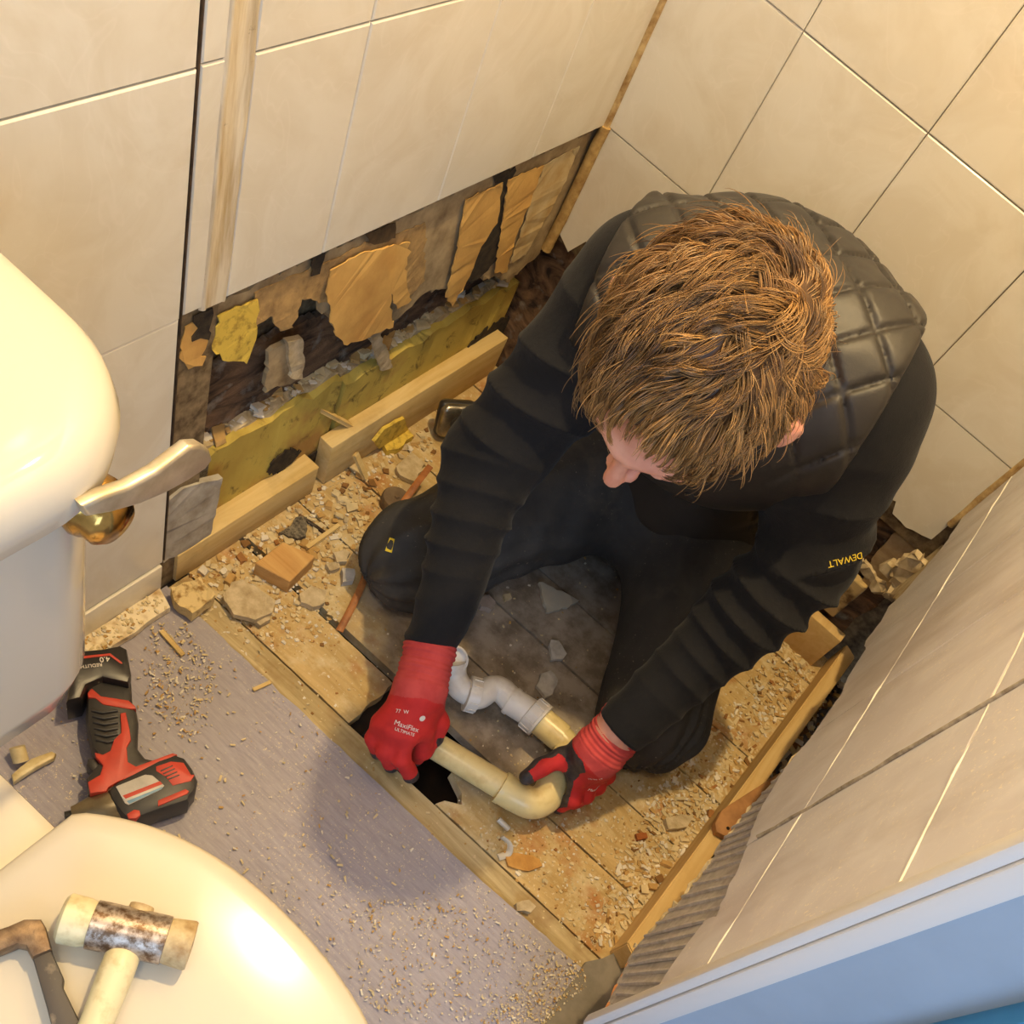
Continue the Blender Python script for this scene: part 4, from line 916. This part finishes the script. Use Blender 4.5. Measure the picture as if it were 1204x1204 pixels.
# sawn offcut
tp = [atz(u, v, .031) for u, v in ((333, 637), (371, 654), (341, 684), (300, 662))]
V = [p * (1, 1, 0) + (0, 0, .0) for p in tp] + tp; bm = bmesh.new(); bm.from_mesh(mesh_of(V, [(3, 2, 1, 0), (4, 5, 6, 7)] + [(i, (i + 1) % 4, 4 + (i + 1) % 4, 4 + i) for i in range(4)])); bmesh.ops.bevel(bm, geom=bm.edges, offset=.0012, segments=1, affect='EDGES')
thing('wood_offcut', bm_mesh(bm), M['block'], 'square pine offcut block lying among rubble near the left wall', 'wood block')
flat_piece([(201, 690), (236, 678), (253, 700), (226, 722), (205, 706)], .034, .020, plain('chipboard', '#d8bf88', .95, c2='#8f6a34', scale=70, lo=.5, hi=.66, bump=.6), 'pale chipboard offcut lying at the corner of the vinyl and left wall', 'wood offcut', 'chipboard_offcut')
flat_piece([(262, 700), (272, 684), (285, 681), (303, 690), (324, 706), (320, 720), (300, 729), (275, 722)], .020, .010, PL, 'largest flat lump of broken plaster, beside the square pine offcut', 'plaster', 'plaster_lump')
flat_piece([(352, 698), (366, 688), (384, 694), (382, 708), (368, 714), (354, 708)], .012, .010, PL, 'rounded pale plaster lump just below the square pine offcut', 'plaster', 'plaster_lump')
flat_piece([(302, 722), (314, 718), (318, 728), (306, 735), (300, 730)], .012, .011, PL, 'small white plaster pebble below the large flat plaster lump', 'plaster', 'plaster_lump')
flat_piece([(392, 650), (405, 645), (412, 650), (408, 660), (396, 661)], .012, .010, PL, 'pale plaster chip lying right of the square pine offcut', 'plaster', 'plaster_chip')
flat_piece([(383, 662), (398, 660), (400, 667), (388, 671)], .010, .008, PL, 'flat plaster chip just below the chip right of the pine offcut', 'plaster', 'plaster_chip')
flat_piece([(402, 668), (417, 669), (416, 682), (403, 684)], .014, .013, PG, 'grey plaster cube lying left of the curved copper strip', 'plaster', 'plaster_chip')
flat_piece([(634, 684), (650, 690), (681, 706), (668, 714), (643, 719)], .012, .007, plain('grey_tile_back', '#b0a899', .8, c2='#c4b59c', scale=20), 'triangular tile shard on the dark boards between the knees', 'tile shard', 'tile_shard')
flat_piece([(648, 752), (657, 753), (667, 768), (662, 775), (648, 776)], .010, .007, PG, 'small grey plaster shard between the knees, upper of the two', 'plaster', 'plaster_shard')
flat_piece([(636, 792), (648, 788), (656, 799), (650, 816), (642, 820), (631, 806)], .010, .007, PG, 'rounded grey plaster shard just above the white trap collar', 'plaster', 'plaster_shard')
flat_piece([(563, 702), (575, 699), (583, 707), (578, 717), (566, 713)], .014, .012, plain('pinkish_plaster', '#b3a091', .95), 'pinkish lump of plaster beside the right sleeve, between the knees', 'plaster', 'plaster_lump')
flat_piece([(592, 699), (600, 697), (602, 703), (594, 706)], .007, .006, PL, 'tiny white chip right of the pinkish plaster lump', 'plaster', 'plaster_chip')
flat_piece([(607, 1062), (622, 1058), (630, 1066), (624, 1073), (608, 1071)], .012, .010, PL, 'white plaster lump lying near the vinyl edge, below the pipe elbow', 'plaster', 'plaster_lump')
flat_piece([(592, 1000), (610, 1003), (634, 1010), (638, 1018), (622, 1024), (598, 1018)], .006, .005, plain('orange_wood_splinter', '#d3a257', .9, c2='#a87636'), 'orange torn wood flake beside the white plastic curl', 'wood flake', 'wood_flake')
thing('plastic_curl', tube(curve_pts([atz(586, 1008, .004), atz(598, 1003, .006), atz(599, 992, .018), atz(590, 984, .022)], 6), .005, 10, flat=.35), plain('white_curl', '#ddd2bd', .5), 'white curled plastic scrap standing on the floorboard seam', 'plastic scrap')
flat_piece([(783, 962), (800, 957), (816, 962), (808, 972), (786, 975)], .010, .009, PL, 'pale plaster lump on the boards between the left glove and right wall', 'plaster', 'plaster_lump')
flat_piece([(748, 980), (760, 979), (762, 985), (750, 988)], .008, .006, plain('red_brown_chip', '#a8602c', .9), 'small red-brown wood chip lying on the boards right of the elbow', 'wood chip', 'wood_chip')
flat_piece([(450, 520), (470, 508), (480, 505), (486, 513), (468, 528), (455, 530)], .014, .012, M['yellow'], 'yellow board fragment at the foot of the long left batten', 'board fragment', 'board_fragment')
flat_piece([(466, 548), (484, 532), (500, 545), (488, 566), (470, 558)], .012, .009, PL, 'flat plaster slab lying left of the right sleeve', 'plaster', 'plaster_slab')
thing('board_fragment', slab(jag(proj_poly([(440, 520), (452, 505), (476, 492), (480, 506), (458, 520), (446, 528)], 0, .006), .001, .01), 0, .006, .006), M['yellow'], 'yellow torn board leaning on the long left batten', 'board fragment')
def stick(a, b, w_, h_, label, name='wood_splinter', mat=None):
    a, b = np.array(a), np.array(b); d = (b - a) / 2; s = nrm(np.cross(d, (0, 0, 1))); up = nrm(np.cross(s, d)); return thing(name, obox((a + b) / 2, d, s * w_ / 2, up * h_ / 2, .0006, 1), mat or M['batten'], label, 'wood splinter')
stick(atx(371, 478, -.040), atx(430, 510, -.012), .010, .006, 'pale stick bridging the rubble ledge and the long left batten')
stick(atx(418, 534, .004), atz(430, 562, .006), .010, .006, 'short wood splinter leaning against the long left batten')
stick(atz(361, 644, .006), atz(398, 618, .006), .006, .005, 'thin pale stick lying above the square pine offcut')
stick(atz(352, 606, .004), atz(384, 628, .004), .004, .004, 'thin dark stick lying beside the black mesh scrap', mat=M['rot'])
stick(atz(215, 770, .014), atz(190, 742, .014), .006, .003, 'yellow splinter on the vinyl near the cream floor trim')
stick(atz(298, 811, .014), atz(318, 802, .014), .004, .003, 'thin pale splinter across the vinyl edge')
thing('mesh_scrap', slab(jag(proj_poly([(328, 626), (342, 618), (348, 608), (361, 608), (360, 630), (350, 633)], 2, .010), .001, .006), 2, .010, .008), plain('black_mesh', '#3a332a', .9, c2='#8a7f6a', scale=250), 'black scrap of mesh lying above the square pine offcut', 'scrap')
# capped stub and strip
dc_ = atz(463, 594, .0); thing('drain_cap', lathe([(0, .024), (.018, .024), (.021, .022), (.0215, .004), (.0235, .003), (.0235, 0)], dc_, (0, 0, 1), 32), plain('brown_plastic_cap', '#5c4a3a', .7, c2='#7a6750', scale=40), 'round brown pipe cap on the floor left of the right sleeve', 'pipe cap')
thing('copper_strip', tube(curve_pts([atz(399, 742, .004), atz(418, 705, .012), atz(440, 655, .022), atz(462, 610, .040), atz(486, 574, .055), atz(506, 548, .058)], 6), .0055, 8, flat=.22), plain('copper_brown_strip', '#b0703a', .5, c2='#7d4826', scale=50), 'thin orange-brown strip curving along the right knee', 'strip')
# tape measure
tm = empty('tape_measure', tuple(atz(536, 505, 0)), 'black and chrome tape measure half hidden behind the right sleeve', 'tape measure')
tc_ = atz(536, 492, .040); tn = nrm((.75, -.55, .25)); tx_ = nrm(np.cross((0, 0, 1), tn)); ty_ = np.cross(tn, tx_); TM_ = np.array([tx_, ty_, tn])
link('case', sdf_mesh(lambda P: smax(rbox(P, tc_, (.034, .032, .018), .012, TM_), -.05 + 0 * P[:, 0], .01), tc_ - .06, tc_ + .06, .002), plain('chrome_case', '#a8a090', .25, .8, c2='#6b6459', scale=40), tm)
link('rubber_band', sdf_mesh(lambda P: smax(rbox(P, tc_, (.0355, .0335, .009), .008, TM_), -rbox(P, tc_, (.026, .024, .03), .006, TM_), .002), tc_ - .06, tc_ + .06, .002), BLK, tm)
link('side_label', lathe([(0, .016), (.001, .016), (.0015, .012), (.0015, 0)], tc_ + tn * .0178, tn, 24), BLK, tm)
# brown strap on the right batten with two nail holes
sh_ = thing('timber_shim', bev_slab([(841, 968), (849, 952), (886, 928), (921, 906), (927, 904), (921, 917), (891, 965), (870, 985), (859, 986), (843, 978)], .072, .0125, .0015), plain('brown_shim', '#b5814c', .6, c2='#8f6034', scale=30), 'brown plate with a nail hole lying across the right batten', 'shim')
for u, v in ((856, 974), (862, 985)): link('nail_hole', lathe([(0, .0028), (.0004, .0028), (.0004, 0)], atz(u, v, .0721), (0, 0, 1), 16), M['void'], sh_)
# counted small lumps along the left wall and on the right boards
def lumps(n, poly, smin_, smax_, label, group, z=0., mat=PL, name='rubble_lump'):
    base = [hull_mesh((0, 0, 0), (1, 0, 0), (0, .75, 0), (0, 0, .5)) for _ in range(5)]
    for me in base: me.materials.append(mat)
    k = 0
    for u, v in inpoly(poly, n):
        s_ = rng.uniform(smin_, smax_); p = atz(u, v, z); o = bpy.data.objects.new(name, base[k % 5]); COL.objects.link(o); k += 1
        o.location = (p[0], p[1], z + s_ * .40); o.scale = (s_, s_, s_ * .8); o.rotation_euler = (0, 0, rng.uniform(0, 6.28)); tag(o, label, 'rubble', group)
def inpoly(poly, n):
    poly = np.array(poly, float); lo, hi = poly.min(0), poly.max(0); out = []
    while len(out) < n:
        p = rng.uniform(lo, hi); c = False; j = len(poly) - 1
        for i in range(len(poly)):
            if (poly[i][1] > p[1]) != (poly[j][1] > p[1]) and p[0] < (poly[j][0] - poly[i][0]) * (p[1] - poly[i][1]) / (poly[j][1] - poly[i][1]) + poly[i][0]: c = not c
            j = i
        if c: out.append(p)
    return out
PA = [(222, 676), (300, 622), (378, 590), (385, 640), (350, 640), (300, 655), (290, 690), (240, 700)]; PB = [(385, 600), (440, 545), (500, 505), (505, 530), (470, 570), (440, 580), (430, 640), (395, 650)]
PC = [(735, 1070), (790, 985), (870, 860), (935, 765), (950, 790), (870, 910), (760, 1060)]
lumps(12, PA, .004, .0085, 'pale rubble lumps along the foot of the short left batten', 'plaster rubble by the short left batten')
lumps(14, PB, .003, .0085, 'pale rubble lumps along the foot of the long left batten', 'plaster rubble by the long left batten')
lumps(10, PC, .003, .007, 'pale rubble lumps along the foot of the right batten', 'rubble by the right batten')
def chips(name, items, mats, label, cat='debris', par=None):
    V, F, MI = [], [], []; cube = np.array([(x, y, z) for x in (-1, 1) for y in (-1, 1) for z in (-1, 1)], float)
    Fc = [(0, 1, 3, 2), (4, 6, 7, 5), (0, 4, 5, 1), (2, 3, 7, 6), (0, 2, 6, 4), (1, 5, 7, 3)]
    for c, s_, el, m_ in items:
        if par is None and .31 < c[0] < .505 and -.745 < c[1] < -.63 and c[2] < .01: continue
        a = rng.uniform(0, 6.28); ca, sa = math.cos(a), math.sin(a); q = cube * (s_ * el, s_, s_ * rng.uniform(.25, .6)) * (1 + rng.normal(0, .22, (8, 3)))
        t = rng.normal(0, .15); q = np.stack([q[:, 0] * ca - q[:, 1] * sa, q[:, 0] * sa + q[:, 1] * ca, q[:, 2] + q[:, 0] * t], 1); q[:, 2] -= q[:, 2].min(); n0 = len(V)
        V += list(q + c); F += [tuple(i + n0 for i in f_) for f_ in Fc]; MI += [m_] * 6
    me = mesh_of(V, F); 
    for m_ in mats: me.materials.append(m_)
    me.polygons.foreach_set('material_index', np.array(MI, np.int32)); o = link(name, me, None, par)
    if par is None: tag(o, label, cat)
    return tag(o, kind='stuff')
CH = [plain('pale_chip', '#dcc79a', .95), plain('tan_chip', '#c19a5c', .95), plain('brown_chip', '#8a6234', .95), plain('white_chip', '#e6dcc8', .9), plain('rust_chip', '#a3703c', .95)]
def pick(): return int(rng.choice(5, p=[.50, .22, .06, .20, .02]))
def scat(poly, n, s0, s1, z=0., el=1.6): return [(atz(u, v, z), float(np.exp(rng.uniform(math.log(s0), math.log(s1)))), rng.uniform(1, el), pick() if z < .01 else (0, 3, 0, 1)[int(rng.integers(4))]) for u, v in inpoly(poly, n)]
it = scat([(222, 678), (380, 570), (500, 500), (515, 530), (480, 600), (400, 655), (390, 700), (330, 720), (250, 712)], 1000, .0006, .0034)
it += scat([(222, 676), (378, 590), (440, 545), (500, 505), (470, 570), (395, 650), (290, 690)], 70, .003, .0062) + scat(PC, 40, .002, .005)
it += scat([(205, 715), (260, 712), (400, 700), (400, 760), (300, 760), (230, 735)], 230, .0005, .0024)
it += scat([(690, 1125), (720, 1030), (790, 900), (925, 750), (958, 792), (860, 925), (745, 1095)], 1700, .0005, .0027, el=2.8)
it += scat([(560, 980), (700, 940), (830, 880), (780, 1000), (690, 1120)], 600, .0005, .0022)
it += scat([(240, 730), (690, 1130), (830, 880), (900, 790), (700, 640), (430, 560), (300, 640)], 900, .0004, .0016)
chips('sawdust_and_chips', it, CH, 'pale chips and sawdust strewn over the bare floorboards')
it = scat([(170, 735), (215, 728), (260, 790), (230, 880), (170, 830)], 420, .0003, .0013, .0128, 3) + scat([(400, 1060), (560, 1050), (680, 1140), (640, 1200), (440, 1200)], 700, .0003, .0011, .0128, 2.5)
it += scat([(60, 780), (300, 750), (680, 1135), (640, 1204), (380, 1200), (230, 1010), (60, 900)], 700, .0003, .0013, .0128, 3) + scat([(640, 1140), (685, 1128), (690, 1160), (640, 1204), (560, 1204)], 600, .0003, .0012, .0128)
chips('sawdust_and_chips', it, CH, 'fine sawdust scattered over the grey vinyl')
it = [(np.array((rng.uniform(-.068, -.046), y, float(np.interp(y, [-.74, -.44, -.43, 0], [.198, .199, .189, .188])))), float(rng.uniform(.0015, .0085)) * (1 if rng.random() < .3 else .5), 1.4, int(rng.choice([0, 0, 3, 1]))) for y in rng.uniform(-.73, -.01, 260)]
chips('ledge_rubble', it, CH, '', par=wl)
it = [(np.array((rng.uniform(.842, .872), rng.uniform(-.6, -.0), -.001)), float(rng.uniform(.001, .006)), 1.4, int(rng.choice([0, 3, 1, 2]))) for _ in range(150)]
chips('trench_rubble', it, CH, '', par=fl)
it = [(np.array((rng.uniform(.005, .034), rng.uniform(-1.0, -.81), .0246)), float(rng.uniform(.0005, .0018)), 1.6, int(rng.choice([1, 0, 0, 3]))) for _ in range(160)]
chips('trim_debris', it, CH, '', par=bs2)
for k, (u, v, s_) in enumerate(((983, 668, .012), (996, 672, .010), (1046, 668, .016), (1012, 662, .009))):
    p = aty(u, v, -.012); o = link('plaster_lump', hull_mesh(p, (s_, 0, 0), (0, s_ * .8, 0), (0, 0, s_)), PL, wb)
